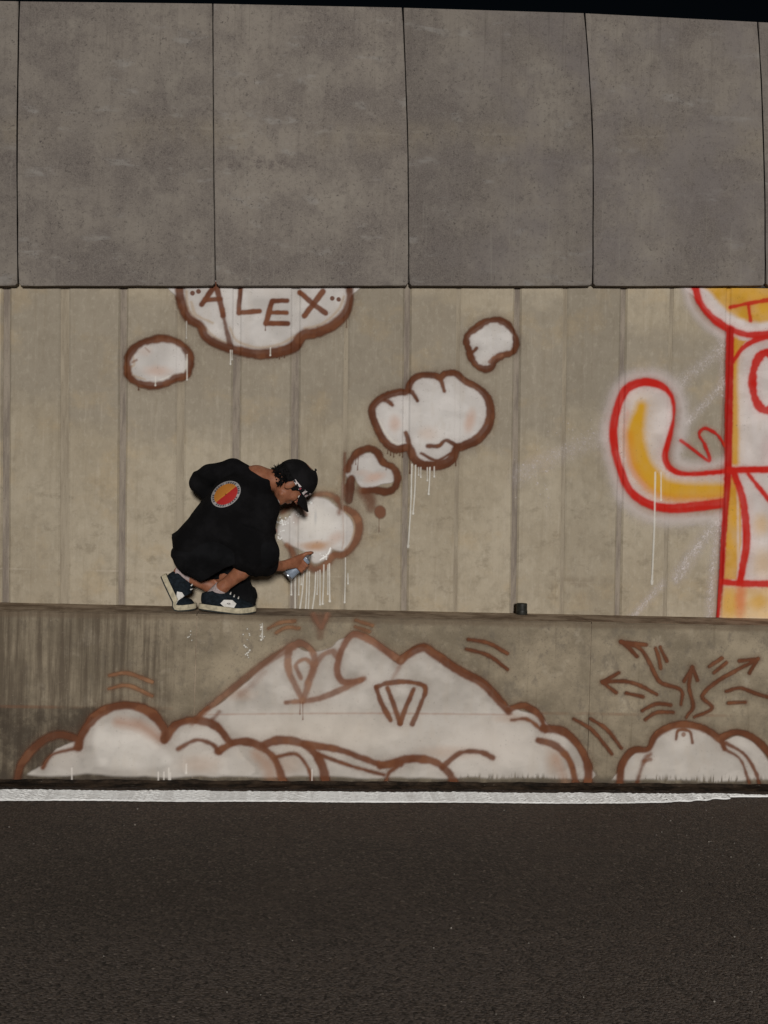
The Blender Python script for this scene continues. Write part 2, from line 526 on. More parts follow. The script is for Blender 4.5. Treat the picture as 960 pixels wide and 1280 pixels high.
wall = empty('retaining_wall', (0.3, 0.1, Z_LEDGE))
tag(wall, 'beige grooved concrete retaining wall with sprayed clouds, behind the ledge', 'wall')
zb_, zt_ = Z_LEDGE - 0.05, ZT
for k in range(len(GL) - 1):
    a, b = GL[k], GL[k + 1]
    NZ = 10
    prof = []
    vs, fs = [], []
    for j in range(NZ + 1):
        z = zb_ + (zt_ - zb_) * j / NZ
        xl, xr = gx(a, z) + a[2], gx(b, z) - b[2]
        jt = [0.0015 * (random.random() - .5) for _ in range(2)]
        vs += [(xl - 0.003, a[3] + 0.01, z), (xl - 0.002 + jt[0], a[3], z), (xl + 0.008 + jt[0], 0, z), (xr - 0.008 + jt[1], 0, z), (xr + 0.002 + jt[1], b[3], z), (xr + 0.003, b[3] + 0.01, z)]
    for j in range(NZ):
        for i in range(5):
            p = j * 6 + i
            fs.append((p, p + 1, p + 7, p + 6))
    mesh_obj('wall_panel', vs, fs, M_WALL, wall)
for g in GL:
    vs = []
    for z in (zb_, zt_):
        vs += [(gx(g, z) - g[2] - 0.004, g[3] + 0.002, z), (gx(g, z) + g[2] + 0.004, g[3] + 0.002, z)]
    mesh_obj('groove', vs, [(0, 1, 3, 2)], M_GROOVE_A if g[4] == 0 else M_GROOVE_B, wall)
# solid core behind the face
mesh_obj('wall_core', [(X0, .05, 0), (X1, .05, 0), (X1, .4, 0), (X0, .4, 0), (X0, .05, ZT + 1.05), (X1, .05, ZT + 1.05), (X1, .4, ZT + 1.05), (X0, .4, ZT + 1.05)],
         [(0, 1, 5, 4), (1, 2, 6, 5), (2, 3, 7, 6), (3, 0, 4, 7), (4, 5, 6, 7)], M_JOINT, wall)

# ================================================================== parapet of precast panels
JT = [[(-222, -3), (-222, 180), (-222, 357)], [(24, 1), (21, 180), (22.5, 357)], [(266, 4), (267, 180), (269.5, 357)], [(503.5, 9), (507.5, 110), (510, 190), (511, 357)],
      [(731, 16), (735, 70), (739, 130), (741.5, 190), (741, 357)], [(947.5, 27), (952, 110), (956, 230), (957, 357)], [(1165, 38), (1168, 150), (1170, 357)]]
parapet = empty('parapet', (0.3, 0.0, float(P(480, 357, Y_PANEL)[2])))
tag(parapet, 'row of dark grey weathered concrete panels overhanging the graffiti wall', 'wall')


def joint_x(j, z, side):
    pts = [P(a, b, Y_PANEL) for a, b in j]
    zs = [p[2] for p in pts][::-1]
    xs = [p[0] for p in pts][::-1]
    return float(np.interp(z, zs, xs)) + side * 0.85 * PXW


def panel(j0, j1):
    bl, br = P(j0[-1][0], 357, Y_PANEL), P(j1[-1][0], 357, Y_PANEL)
    tl, tr = P(j0[0][0], j0[0][1], Y_PANEL), P(j1[0][0], j1[0][1], Y_PANEL)
    pts = []
    N = 14
    rc = 0.012
    for i in range(N + 1):                                   # left edge, going down
        s = i / N
        z = tl[2] + (bl[2] + rc - tl[2]) * s
        pts.append((joint_x(j0, z, 1) + 0.002 * (random.random() - .5), z))
    x0b, x1b = joint_x(j0, bl[2], 1), joint_x(j1, br[2], -1)
    pts += [(x0b + 0.006, bl[2] + 0.007), (x0b + rc, bl[2])]
    for i in range(1, 10):
        s = i / 10
        pts.append((x0b + (x1b - x0b) * s, bl[2] + (br[2] - bl[2]) * s + 0.0025 * (random.random() - .5)))
    pts += [(x1b - rc, br[2]), (x1b - 0.006, br[2] + 0.007)]
    for i in range(N + 1):
        s = i / N
        z = br[2] + rc + (tr[2] - br[2] - rc) * s
        pts.append((joint_x(j1, z, -1) + 0.002 * (random.random() - .5), z))
    bm = bmesh.new()
    vsb = [bm.verts.new((x, Y_PANEL, z)) for x, z in pts]
    f = bm.faces.new(vsb)
    ex = bmesh.ops.extrude_face_region(bm, geom=[f])
    for v in ex['geom']:
        if isinstance(v, bmesh.types.BMVert):
            v.co.y += 0.09
    fr = [e for e in bm.edges if all(abs(v.co.y - Y_PANEL) < 1e-4 for v in e.verts)]
    bmesh.ops.bevel(bm, geom=fr, offset=0.009, segments=2, affect='EDGES', profile=0.6)
    return bm_obj('parapet_panel', bm, M_PANEL, parapet)


for k in range(len(JT) - 1):
    panel(JT[k], JT[k + 1])
mesh_obj('joint_backing', [(joint_x(JT[0], 3, 0), -0.012, P(0, 356, 0)[2] + .012), (joint_x(JT[-1], 3, 0), -0.012, P(960, 356, 0)[2] + .012),
                           (joint_x(JT[-1], 3, 0), -0.012, P(1165, 44, -0.012)[2]), (joint_x(JT[0], 3, 0), -0.012, P(-222, 6, -0.012)[2])], [(0, 1, 2, 3)], M_JOINT, parapet)

# ================================================================== road side barrier with its ledge
ZS = float(P(480, 889, Y_BAR)[2])
barrier = empty('barrier', (0.3, Y_BAR, 0))
tag(barrier, 'low concrete barrier with painted mountain and puffy clouds beside the road', 'wall')


def h_bar(X, Z):
    return np.where(Z < ZS, -0.0025, 0.0) + np.clip((0.02 - np.abs(Z - ZS - .004)) * 0, 0, 0)


jb = [X0 - .1, float(P(243, 870, Y_BAR)[0]), float(P(737, 870, Y_BAR)[0]), float(P(737, 870, Y_BAR)[0]) + 2.06, X1 + .1]
jb.insert(1, jb[1] - 2.06)
for k in range(len(jb) - 1):
    xa_, xb_ = jb[k] + 0.0016, jb[k + 1] - 0.0016
    bm = bmesh.new()
    prof = [(Y_BAR - 0.0025, -0.02), (Y_BAR - 0.0025, ZS), (Y_BAR, ZS + 0.008), (Y_BAR, Z_LEDGE - 0.008), (Y_BAR + 0.008, Z_LEDGE), (0.03, Z_LEDGE + 0.004), (0.03, -0.02)]
    NS = 40
    rings = []
    for i in range(NS + 1):
        x = xa_ + (xb_ - xa_) * i / NS
        ch = 0.006 if i in (0, NS) else 0
        ring = []
        for q, (yy, zz) in enumerate(prof):
            jz = 0.0028 * (random.random() - .5) if q in (3, 4) else 0
            ring.append(bm.verts.new((x, yy + (ch if q < 4 else 0), zz + jz)))
        rings.append(ring)
    for i in range(NS):
        for q in range(len(prof) - 1):
            bm.faces.new((rings[i][q], rings[i + 1][q], rings[i + 1][q + 1], rings[i][q + 1]))
    bm.faces.new(rings[0])
    bm.faces.new(list(reversed(rings[-1])))
    so = bm_obj('barrier_segment', bm, M_BAR, barrier)
    so.data.materials.append(M_LEDGE)
    for p in so.data.polygons:
        if p.normal.z > 0.9 and p.center.z > 0.5:
            p.material_index = 1
mesh_obj('joint_backing', [(X0, Y_BAR + .012, 0), (X1, Y_BAR + .012, 0), (X1, Y_BAR + .012, Z_LEDGE - .01), (X0, Y_BAR + .012, Z_LEDGE - .01)], [(0, 1, 2, 3)], M_LEDGE, barrier)

# ================================================================== spray paint on the two walls
def vnoise(x, z, scale, seed=0):
    x, z = x * scale, z * scale
    xi, zi = np.floor(x).astype(np.int64), np.floor(z).astype(np.int64)
    fx, fz = x - xi, z - zi
    fx, fz = fx * fx * (3 - 2 * fx), fz * fz * (3 - 2 * fz)

    def hsh(a, b):
        n = (a * 374761393 + b * 668265263 + seed * 974711) & 0x7fffffff
        n = ((n ^ (n >> 13)) * 1274126177) & 0x7fffffff
        return ((n ^ (n >> 16)) & 0xffff) / 65535.0
    a, b, c, d = hsh(xi, zi), hsh(xi + 1, zi), hsh(xi, zi + 1), hsh(xi + 1, zi + 1)
    return (a * (1 - fx) + b * fx) * (1 - fz) + (c * (1 - fx) + d * fx) * fz


def fbm(x, z, scale, seed=0, octs=3):
    s, a, t = 0, 1.0, 0
    for i in range(octs):
        s = s + a * vnoise(x, z, scale * 2 ** i, seed + i * 17)
        t += a
        a *= 0.5
    return s / t


def sstep(a, b, v):
    t = np.clip((v - a) / (b - a), 0, 1)
    return t * t * (3 - 2 * t)


def spline(pts, closed=False, n=7):
    p = np.array(pts, float)
    if len(p) < 3:
        return p
    if closed:
        q = np.vstack([p[-1], p, p[0], p[1]])
    else:
        q = np.vstack([2 * p[0] - p[1], p, 2 * p[-1] - p[-2]])
    out = []
    for i in range(1, len(q) - 2):
        for k in range(n):
            t = k / n
            out.append(0.5 * ((2 * q[i]) + (-q[i - 1] + q[i + 1]) * t + (2 * q[i - 1] - 5 * q[i] + 4 * q[i + 1] - q[i + 2]) * t * t
                              + (-q[i - 1] + 3 * q[i] - 3 * q[i + 1] + q[i + 2]) * t ** 3))
    out.append(q[-2])
    return np.array(out)


BROWN, BROWN2, TAN = (0.112, 0.036, 0.0145), (0.19, 0.080, 0.044), (0.44, 0.33, 0.225)
WHITE, CREAM, PINK, ORANGE = (0.63, 0.595, 0.565), (0.72, 0.69, 0.62), (0.52, 0.34, 0.26), (0.42, 0.20, 0.075)
RED, YELLOW, PWHITE = (0.50, 0.013, 0.006), (0.60, 0.315, 0.016), (0.68, 0.61, 0.58)


class Decal:
    """a thin coat of paint following the wall face; drawn in metres on the wall"""
    def __init__(s, wallname, bbox, off, step=0.0036):
        s.y = Y_WALL if wallname == 'wall' else Y_BAR
        s.h = h_wall if wallname == 'wall' else h_bar
        s.px = PXW if wallname == 'wall' else PXB
        c = [s.w(x, y) for x in (bbox[0], bbox[2]) for y in (bbox[1], bbox[3])]
        x0, x1 = min(a[0] for a in c), max(a[0] for a in c)
        z0, z1 = min(a[1] for a in c), max(a[1] for a in c)
        s.nx, s.nz = int((x1 - x0) / step) + 1, int((z1 - z0) / step) + 1
        s.X, s.Z = np.meshgrid(x0 + np.arange(s.nx) * step, z0 + np.arange(s.nz) * step)
        s.C = np.zeros(s.X.shape + (3,))
        s.A = np.zeros(s.X.shape)
        s.off = off
        s.N = fbm(s.X, s.Z, 45, 3) - 0.5
        s.N2 = fbm(s.X, s.Z, 9, 8) - 0.5
        s.N3 = vnoise(s.X, s.Z, 330, 5) - 0.5

    def w(s, x, y):
        p = P(x, y, s.y)
        return (p[0], p[2])

    def over(s, a, col, sl=None):
        sl = sl or (slice(None), slice(None))
        a = np.clip(a, 0, 1)
        A0 = s.A[sl]
        Ao = a + A0 * (1 - a)
        k = np.where(Ao > 1e-5, a / np.maximum(Ao, 1e-5), 0)[..., None]
        s.C[sl] = s.C[sl] * (1 - k) + np.array(col) * k
        s.A[sl] = Ao

    def crop(s, pts, m):
        x0, z0 = pts.min(0) - m
        x1, z1 = pts.max(0) + m
        i0, i1 = np.searchsorted(s.X[0], [x0, x1])
        j0, j1 = np.searchsorted(s.Z[:, 0], [z0, z1])
        return (slice(j0, max(j1, j0 + 1)), slice(i0, max(i1, i0 + 1)))

    def dist(s, pts, sl, wid=None):
        X, Z = s.X[sl], s.Z[sl]
        D = np.full(X.shape, 9.0)
        Wd = np.zeros(X.shape)
        for k in range(len(pts) - 1):
            a, b = pts[k], pts[k + 1]
            ab = b - a
            L = max(float(ab @ ab), 1e-10)
            t = np.clip(((X - a[0]) * ab[0] + (Z - a[1]) * ab[1]) / L, 0, 1)
            d = np.hypot(X - a[0] - t * ab[0], Z - a[1] - t * ab[1])
            if wid is not None:
                d = d - (wid[k] + (wid[k + 1] - wid[k]) * t) / 2
            D = np.minimum(D, d)
        return D

    def stroke(s, pts, width, col=BROWN, op=0.97, soft=1.0, closed=False, mist=0.16, rough=1.2, straight=False):
        q = [s.w(*p[:2]) for p in pts]
        wl = None
        if len(pts[0]) > 2:
            wl = [p[2] for p in pts]
        if straight:
            c = np.array(q + ([q[0]] if closed else []))
        else:
            c = spline(q, closed)
        if wl is None:
            # the hand speeds up and slows down: the line swells and thins
            k = np.arange(len(c))
            wid = width * s.px * (1 + 0.13 * np.sin(k * 0.37 + c[0][0] * 9) + 0.06 * np.sin(k * 1.3))
        else:
            wl2 = wl + [wl[0]] if closed else wl
            wid = np.interp(np.linspace(0, len(wl2) - 1, len(c)), np.arange(len(wl2)), wl2) * s.px
        sl = s.crop(c, width * s.px * 1.9 + 0.035)
        d = s.dist(c, sl, wid) / s.px
        n = s.N[sl]
        a = op * sstep(soft * 1.35 + 0.2, -soft * 1.35 - 0.2, d + n * rough)
        a = a * (1 + 0.18 * s.N2[sl])
        s.over(a, col, sl)
        if width > 3.5 and col[0] < 0.3:
            # the coat runs from dense to thin along the line
            m1 = fbm(s.X[sl], s.Z[sl], 16, 71)
            s.over(a * 0.55 * sstep(.50, .72, m1), np.minimum(np.array(col) * np.array((1.55, 1.75, 1.7)) + .004, .8), sl)
            s.over(a * 0.40 * sstep(.46, .28, m1), np.array(col) * .68, sl)
        if mist:
            m = mist * np.exp(-np.maximum(d, 0) / (0.35 * width + 1.2)) * (0.6 + 1.6 * np.clip(s.N3[sl] + 0.3, 0, 1)) * (d < width * 1.6 + 5)
            m = m * sstep(width * 1.6 + 5, width * .5, d)
            s.over(m * (1 - sstep(soft, -soft, d)), col, sl)

    def fill(s, pts, col=WHITE, op=0.9, soft=1.5, smooth=True, thin=0.25):
        q = np.array([s.w(*p) for p in pts])
        c = spline(q, True) if smooth else np.vstack([q, q[0]])
        sl = s.crop(c, 0.03 + soft * s.px * 2)
        X, Z = s.X[sl], s.Z[sl]
        ins = np.zeros(X.shape, bool)
        for k in range(len(c) - 1):
            (x1, z1), (x2, z2) = c[k], c[k + 1]
            if z1 == z2:
                continue
            cond = ((z1 > Z) != (z2 > Z)) & (X < (x2 - x1) * (Z - z1) / (z2 - z1) + x1)
            ins ^= cond
        d = s.dist(c, sl) / s.px
        d = np.where(ins, -d, d) + s.N[sl] * 1.5
        a = op * sstep(soft, -soft, d) * (1 - thin * np.clip(s.N2[sl] * 2.2 + 0.35, 0, 1))
        s.over(a, col, sl)
        # overlapping passes: patches of thinner and of fresher paint, streaked by the sweep of the can
        m1 = fbm(X * .6 + Z * .5, Z - X * .3, 13, 61)
        m2 = fbm(X, Z * .35, 30, 23)
        s.over(a * 0.42 * sstep(.52, .74, m1), np.array(col) * np.array((.74, .72, .70)), sl)
        s.over(a * 0.30 * sstep(.54, .76, m2), np.array(col) * np.array((.84, .80, .74)), sl)
        s.over(a * 0.35 * sstep(.46, .26, m1), np.minimum(np.array(col) * 1.14, .86), sl)

    def blob(s, x, y, rx, ry, col, op=0.5, soft=1.0, ang=0.0):
        cx, cz = s.w(x, y)
        ca, sa = math.cos(ang), math.sin(ang)
        u = ((s.X - cx) * ca + (s.Z - cz) * sa) / (rx * s.px)
        v = (-(s.X - cx) * sa + (s.Z - cz) * ca) / (ry * s.px)
        r = np.hypot(u, v) + s.N * 0.25
        s.over(op * sstep(1 + soft * .6, 1 - soft * .6, r), col)

    def drip(s, x, y0, y1, wd=1.7, col=CREAM, op=0.85, slant=0.0):
        m = (y0 + y1) / 2
        pts = [(x, y0, wd * .8), (x + slant * .3, m, wd * .75), (x + slant, y1 - 2, wd * .9), (x + slant, y1, wd * 1.5)]
        s.stroke(pts, wd, col, op, 0.45, mist=0, rough=0.5)

    def specks(s, x, y, rx, ry, n, col=CREAM, r=(0.4, 1.1), seed=1, op=0.9):
        g = np.random.default_rng(seed)
        for _ in range(n):
            a, b = g.normal(0, .5, 2)
            c = np.array([s.w(x + a * rx, y + b * ry)])
            rr = g.uniform(*r)
            sl = s.crop(c, 0.02)
            d = np.hypot(s.X[sl] - c[0][0], s.Z[sl] - c[0][1]) / s.px
            s.over(op * sstep(rr + .5, rr - .5, d), col, sl)

    def spray(s, pts, width, col=PWHITE, op=0.4):
        """dry, speckled overspray from a can held far off"""
        c = spline([s.w(*p) for p in pts])
        sl = s.crop(c, width * s.px * 1.5)
        d = s.dist(c, sl) / s.px
        g = np.exp(-(d / (width * 0.5)) ** 2)
        n = vnoise(s.X[sl], s.Z[sl], 210, 31) * 0.6 + vnoise(s.X[sl], s.Z[sl], 90, 7) * 0.4
        s.over(op * g * (0.45 + 1.3 * np.clip(n - 0.45, 0, 1) * 2), col, sl)
        s.over(op * 1.2 * g * (vnoise(s.X[sl], s.Z[sl], 160, 77) > 0.90), col, sl)

    def clip(s, f):
        s.A *= f(s.X, s.Z)

    def build(s, name, parent, mat, label=None):
        A = np.clip(s.A, 0, 1)
        A = np.where(A < 0.02, 0, A)
        H = s.y + s.h(s.X, s.Z) - s.off
        keep = (np.maximum.reduce([A[:-1, :-1], A[1:, :-1], A[:-1, 1:], A[1:, 1:]]) > 0)
        idx = np.arange(s.nx * s.nz).reshape(s.nz, s.nx)
        q = np.stack([idx[:-1, :-1][keep], idx[:-1, 1:][keep], idx[1:, 1:][keep], idx[1:, :-1][keep]], 1)
        used, inv = np.unique(q, return_inverse=True)
        q = inv.reshape(q.shape)
        co = np.stack([s.X.ravel()[used], H.ravel()[used], s.Z.ravel()[used]], 1).astype(np.float32)
        me = bpy.data.meshes.new(name)
        me.vertices.add(len(co))
        me.vertices.foreach_set('co', co.ravel())
        me.loops.add(q.size)
        me.loops.foreach_set('vertex_index', q.ravel().astype(np.int32))
        me.polygons.add(len(q))
        me.polygons.foreach_set('loop_start', np.arange(0, q.size, 4, dtype=np.int32))
        try:
            me.polygons.foreach_set('loop_total', np.full(len(q), 4, np.int32))
        except Exception:
            pass
        me.update(calc_edges=True)
        at = me.color_attributes.new('paint', 'FLOAT_COLOR', 'POINT')
        rgba = np.concatenate([s.C.reshape(-1, 3)[used], A.reshape(-1, 1)[used]], 1).astype(np.float32)
        at.data.foreach_set('color', rgba.ravel())
        me.materials.append(mat)
        o = put(bpy.data.objects.new(name, me), parent)
        if label:
            o['label'] = label
        return o


def mat_paint():
    t = NT('spray_paint')
    at = t.n('VertexColor', layer_name='paint')
    c = at.outputs['Color']
    g = t.noise(130, 4, 0.75)
    c2 = t.mix(t.ramp(g, 0.58, 0.74, 0, 0.12), c, (0.16, 0.13, 0.095))
    c2 = t.mix(t.ramp(t.noise(7, 5, 0.65, (3, 1, 0.3)), 0.5, 0.75, 0, 0.08), c2, (0.30, 0.25, 0.19))
    a = t.math('MULTIPLY', at.outputs['Alpha'], t.ramp(t.noise(60, 5, 0.75, off=(2, 2, 2)), 0.68, 0.60, 0.72, 1.0))
    t.set(t.b.inputs['Alpha'], a)
    t.bump(t.math('ADD', t.math('MULTIPLY', g, 0.4), t.noise(22, 5, 0.65)), 0.3, 0.004)
    return t.done(c2, 0.7, 0.12)


M_PAINT = mat_paint()
OFFS = [0.0018 + 0.0005 * i for i in range(40)]


def z4(x, y): return (130 + x / 2.909, 340 + y / 2.906)
def z5(x, y): return (410 + x / 3.692, 380 + y / 3.692)
def z6(x, y): return (640 + x / 2.909, 350 + y / 2.909)
def zc(x, y): return (340 + x / 7.533, 600 + y / 7.533)
def z7(x, y): return (x / 2, 750 + y / 2)
def z8(x, y): return (480 + x / 2, 750 + y / 2)
def mp(f, *pts): return [f(p[0], p[1]) + tuple(p[2:]) for p in pts]


# ---- small cloud at the left
d = Decal('wall', (140, 405, 258, 500), OFFS[0])
o = mp(z4, (85, 345), (90, 305), (122, 268), (160, 252), (215, 242), (270, 257), (305, 292), (315, 335), (298, 375), (260, 385), (225, 405), (180, 413), (130, 405), (92, 380))
d.fill(o, WHITE, 0.95, 1.5)
d.blob(*z4(195, 360), 15, 6, PINK, 0.55, 1.2)
d.blob(*z4(150, 290), 8, 5, PINK, 0.25, 1.2)
d.stroke(mp(z4, (105, 300), (110, 335), (95, 350), (105, 375), (150, 390)), 2.2, TAN, 0.6, 0.7, mist=0)
d.stroke(mp(z4, (150, 275), (165, 290)), 2, BROWN2, 0.5, 0.8, mist=0)
d.stroke(mp(z4, (190, 398), (250, 375), (290, 362), (303, 320), (298, 300)), 1.8, CREAM, 0.7, 0.6, mist=0)
d.stroke(o, 8.6, BROWN, 0.95, 1.3, closed=True)
d.stroke(mp(z4, (103, 328), (118, 320)), 3, BROWN2, 0.7, 0.8, mist=0)
d.drip(*z4(187, 380), z4(0, 412)[1], 1.4, CREAM)
d.drip(*z4(126, 405), z4(0, 428)[1], 1.3, BROWN)
d.drip(*z4(302, 300), z4(0, 392)[1], 1.5, CREAM)
d.build('painted_cloud', wall, M_PAINT, 'small oval white cloud with brown outline')

# ---- cloud with lettering, running up behind the parapet
d = Decal('wall', (205, 345, 456, 466), OFFS[1])
o = mp(z4, (272, 30), (280, 105), (305, 165), (350, 195), (370, 235), (420, 265), (480, 283), (560, 298), (640, 290), (692, 268), (722, 230), (775, 220), (830, 195), (878, 150), (893, 95), (890, 30))
d.fill(o, WHITE, 0.95, 1.5)
for q in [((318, 110), (335, 155), (395, 185)), ((300, 70), (305, 130), (345, 180), (400, 235), (445, 258)), ((458, 205), (485, 250), (560, 275), (640, 262), (690, 235)),
          ((730, 205), (790, 190), (850, 140), (872, 90))]:
    d.stroke(mp(z4, *q), 3, TAN, 0.65, 0.9, mist=0.1)
d.blob(*z4(690, 110), 7, 22, (0.45, 0.42, 0.38), 0.35, 1.4)
d.blob(*z4(610, 75), 22, 6, (0.55, 0.50, 0.45), 0.35, 1.4)
d.stroke([p + (w_,) for p, w_ in zip(o, [10, 11, 11, 10, 10, 10, 11, 12, 13, 14, 13, 12, 12, 11, 9, 9])], 11, BROWN, 0.95, 1.4)
d.stroke(mp(z4, (432, 150), (442, 195), (458, 262)), 5.6, BROWN, 0.85, 1.0)
LT = dict(col=(0.135, 0.043, 0.019), op=0.96, soft=0.8, mist=0.06, straight=True)
d.stroke(mp(z4, (408, 45), (392, 66), (355, 118)), 6, **LT)
d.stroke(mp(z4, (408, 45), (420, 95), (434, 158)), 6.4, **LT)
d.stroke(mp(z4, (372, 102), (424, 98)), 5, **LT)
d.stroke(mp(z4, (497, 55), (489, 148), (566, 142)), 6.2, **LT)
d.stroke(mp(z4, (666, 104), (611, 106), (589, 187), (668, 187)), 6.2, **LT)
d.stroke(mp(z4, (602, 147), (664, 148)), 5.6, **LT)
d.stroke(mp(z4, (712, 74), (758, 115), (806, 150)), 6, **LT)
d.stroke(mp(z4, (797, 70), (768, 108), (728, 160)), 6, **LT)
for q in ((322, 77), (344, 71), (830, 96), (853, 100)):
    d.blob(*z4(*q), 3.0, 3.0, (0.13, 0.05, 0.03), 0.95, 0.3)
d.drip(*z4(587, 190), z4(0, 212)[1], 1.2, BROWN)
d.drip(*z4(460, 285), z4(0, 335)[1], 1.5, CREAM)
d.drip(*z4(466, 285), z4(0, 318)[1], 1.2, CREAM)
d.drip(*z4(605, 275), z4(0, 303)[1], 1.2, CREAM)
d.drip(*z4(300, 180), z4(0, 240)[1], 1.4, CREAM, 0.6)
d.drip(*z4(882, 150), z4(0, 200)[1], 1.2, BROWN, 0.5)
for k in range(5):
    d.drip(*z4(620 + k * 9, 295), z4(0, 306 + 5 * (k % 3))[1], 1.0, BROWN, 0.7)
d.build('painted_cloud', wall, M_PAINT, 'white cloud with brown capital letters, cut off by the grey panels')

# ---- small cloud, top right of the group
d = Decal('wall', (560, 380, 668, 482), OFFS[2])
o = mp(z5, (640, 178), (647, 142), (690, 107), (735, 80), (785, 75), (830, 97), (860, 140), (868, 185), (850, 222), (800, 238), (768, 262), (756, 290), (725, 300), (687, 284), (662, 250), (652, 215))
d.fill(o, WHITE, 0.97, 1.4)
d.stroke(o, 8.2, BROWN, 0.96, 1.1, closed=True)
d.stroke(mp(z5, (652, 226), (672, 218), (686, 204)), 4, BROWN, 0.9, 0.8)
d.stroke(mp(z5, (745, 268), (765, 248), (800, 236)), 4.5, BROWN2, 0.8, 0.9)
d.build('painted_cloud', wall, M_PAINT, 'small white cloud with hooked brown outline')

# ---- big cloud
d = Decal('wall', (445, 445, 635, 700), OFFS[3])
o = mp(z5, (203, 492), (225, 452), (275, 422), (330, 407), (366, 403), (382, 362), (420, 333), (480, 330), (518, 338), (545, 322), (590, 322), (630, 355), (690, 387), (733, 432), (749, 500), (734, 570), (690, 622), (630, 652), (592, 668), (572, 715), (520, 742), (442, 742), (397, 712), (372, 665), (312, 668), (262, 635), (226, 570))
d.fill(o, WHITE, 0.97, 1.4, thin=0.12)
d.blob(*z5(308, 552), 7, 9, PINK, 0.6, 1.3)
d.blob(*z5(655, 540), 6, 13, PINK, 0.7, 1.3, -0.2)
d.blob(*z5(460, 598), 11, 8, (0.55, 0.42, 0.34), 0.5, 1.3)
d.stroke(mp(z5, (225, 520), (262, 590), (310, 645), (345, 640)), 3, CREAM, 0.6, 1, mist=0)
d.stroke([p + (w_,) for p, w_ in zip(o, [9] * 4 + [8] * 9 + [10, 11, 12, 12, 11, 10, 11, 12, 11, 10, 10, 10, 9, 9])], 10, BROWN, 0.96, 1.1, closed=True)
for q, wd in [(((262, 445), (280, 452), (296, 466)), 5), (((368, 398), (390, 412), (412, 446)), 5.5), (((500, 334), (522, 358), (536, 402)), 5.5),
              (((460, 655), (510, 655), (545, 630), (592, 655)), 5), (((360, 595), (372, 635), (378, 668)), 5.5), (((430, 690), (500, 722), (565, 690)), 3.5)]:
    d.stroke(mp(z5, *q), wd, BROWN, 0.93, 0.9)
d.drip(*z5(387, 740), z5(0, 1115)[1], 2.0, CREAM, 0.9, -4.5)
d.drip(*z5(404, 745), z5(0, 966)[1], 1.9, CREAM, 0.9, -3)
d.drip(*z5(470, 755), z5(0, 877)[1], 1.9, CREAM, 0.9, -1.5)
d.drip(*z5(428, 755), z5(0, 800)[1], 1.3, CREAM)
d.drip(*z5(418, 755), z5(0, 790)[1], 1.2, CREAM)
d.drip(*z5(458, 755), z5(0, 815)[1], 1.3, CREAM)
d.drip(*z5(490, 752), z5(0, 797)[1], 1.5, CREAM)
d.drip(*z5(378, 690), z5(0, 780)[1], 1.5, BROWN, .7)
d.drip(*z5(590, 690), z5(0, 745)[1], 1.3, BROWN, .7)
for k in range(6):
    d.drip(*z5(275 + k * 14, 672), z5(0, 690 + 8 * (k % 3))[1], 1.1, BROWN, 0.6)
d.build('painted_cloud', wall, M_PAINT, 'large lobed white cloud with thick brown outline and long white drips')

# ---- middling cloud with the brown smear
d = Decal('wall', (415, 545, 515, 680), OFFS[4])
d.stroke(mp(z5, (155, 860, 12), (190, 900, 15), (200, 935, 12)), 14, BROWN2, 0.55, 3.5, mist=0.1)
o = mp(z5, (85, 772), (130, 705), (185, 688), (220, 702), (245, 745), (298, 770), (302, 818), (250, 832), (200, 848), (150, 842), (122, 802), (95, 805))
d.fill(o, WHITE, 0.96, 1.5)
d.blob(*z5(215, 800), 12, 5, PINK, 0.7, 1.2, 0.3)
d.blob(*z5(165, 780), 10, 4, PINK, 0.3, 1.2)
d.stroke(mp(z5, (90, 765), (108, 720), (142, 685), (188, 667), (225, 684), (250, 728), (300, 757), (320, 802), (308, 848), (268, 866), (215, 858), (170, 862)), 8.6, BROWN, 0.94, 1.2)
d.stroke(mp(z5, (108, 805, 9), (98, 855, 12), (95, 905, 9)), 11, (0.10, 0.035, 0.018), 0.95, 1.2)
d.stroke(mp(z5, (78, 690), (74, 800), (72, 900)), 2.5, BROWN2, 0.6, 1.0)
d.blob(*z5(240, 960), 7.2, 8, BROWN2, 0.85, 0.4)
d.drip(*z5(140, 690), z5(0, 765)[1], 1.3, BROWN, 0.8, -1)
d.drip(*z5(128, 700), z5(0, 740)[1], 1.1, BROWN, 0.8)
d.drip(*z5(235, 970), z5(0, 1050)[1], 1.0, BROWN2, 0.5)
d.drip(*z5(268, 720), z5(0, 765)[1], 1.0, BROWN, 0.6)
d.build('painted_cloud', wall, M_PAINT, 'white cloud with smeared dark brown lower left edge')

# ---- cloud still being sprayed
d = Decal('wall', (318, 598, 470, 770), OFFS[5], 0.003)
d.blob(*zc(430, 460), 46, 40, (0.40, 0.33, 0.25), 0.22, 1.2)
d.stroke(mp(zc, (100, 300), (170, 245), (250, 205), (330, 180)), 6, (0.20, 0.085, 0.045), 0.8, 2.0)
d.stroke(mp(zc, (400, 150), (470, 133), (545, 140), (610, 175)), 6, (0.24, 0.12, 0.07), 0.75, 1.8)
o = mp(zc, (55, 470), (90, 400), (160, 350), (210, 290), (290, 240), (340, 190), (420, 165), (520, 185), (600, 250), (680, 305), (740, 375), (772, 460), (755, 560), (705, 650), (640, 672), (565, 650), (545, 715), (470, 765), (390, 778), (340, 700), (240, 640), (120, 590))
d.fill(o, WHITE, 0.95, 2.2)
d.blob(*zc(420, 400), 24, 18, (0.74, 0.70, 0.64), 0.7, 1.4)
d.blob(*zc(120, 500), 9, 9, (0.60, 0.58, 0.55), 0.5, 1.2)
d.blob(*zc(410, 350), 1.5, 8, (0.42, 0.42, 0.42), 0.5, 1.2)
d.blob(*zc(430, 620), 14, 5.5, ORANGE, 0.75, 1.3, 0.12)
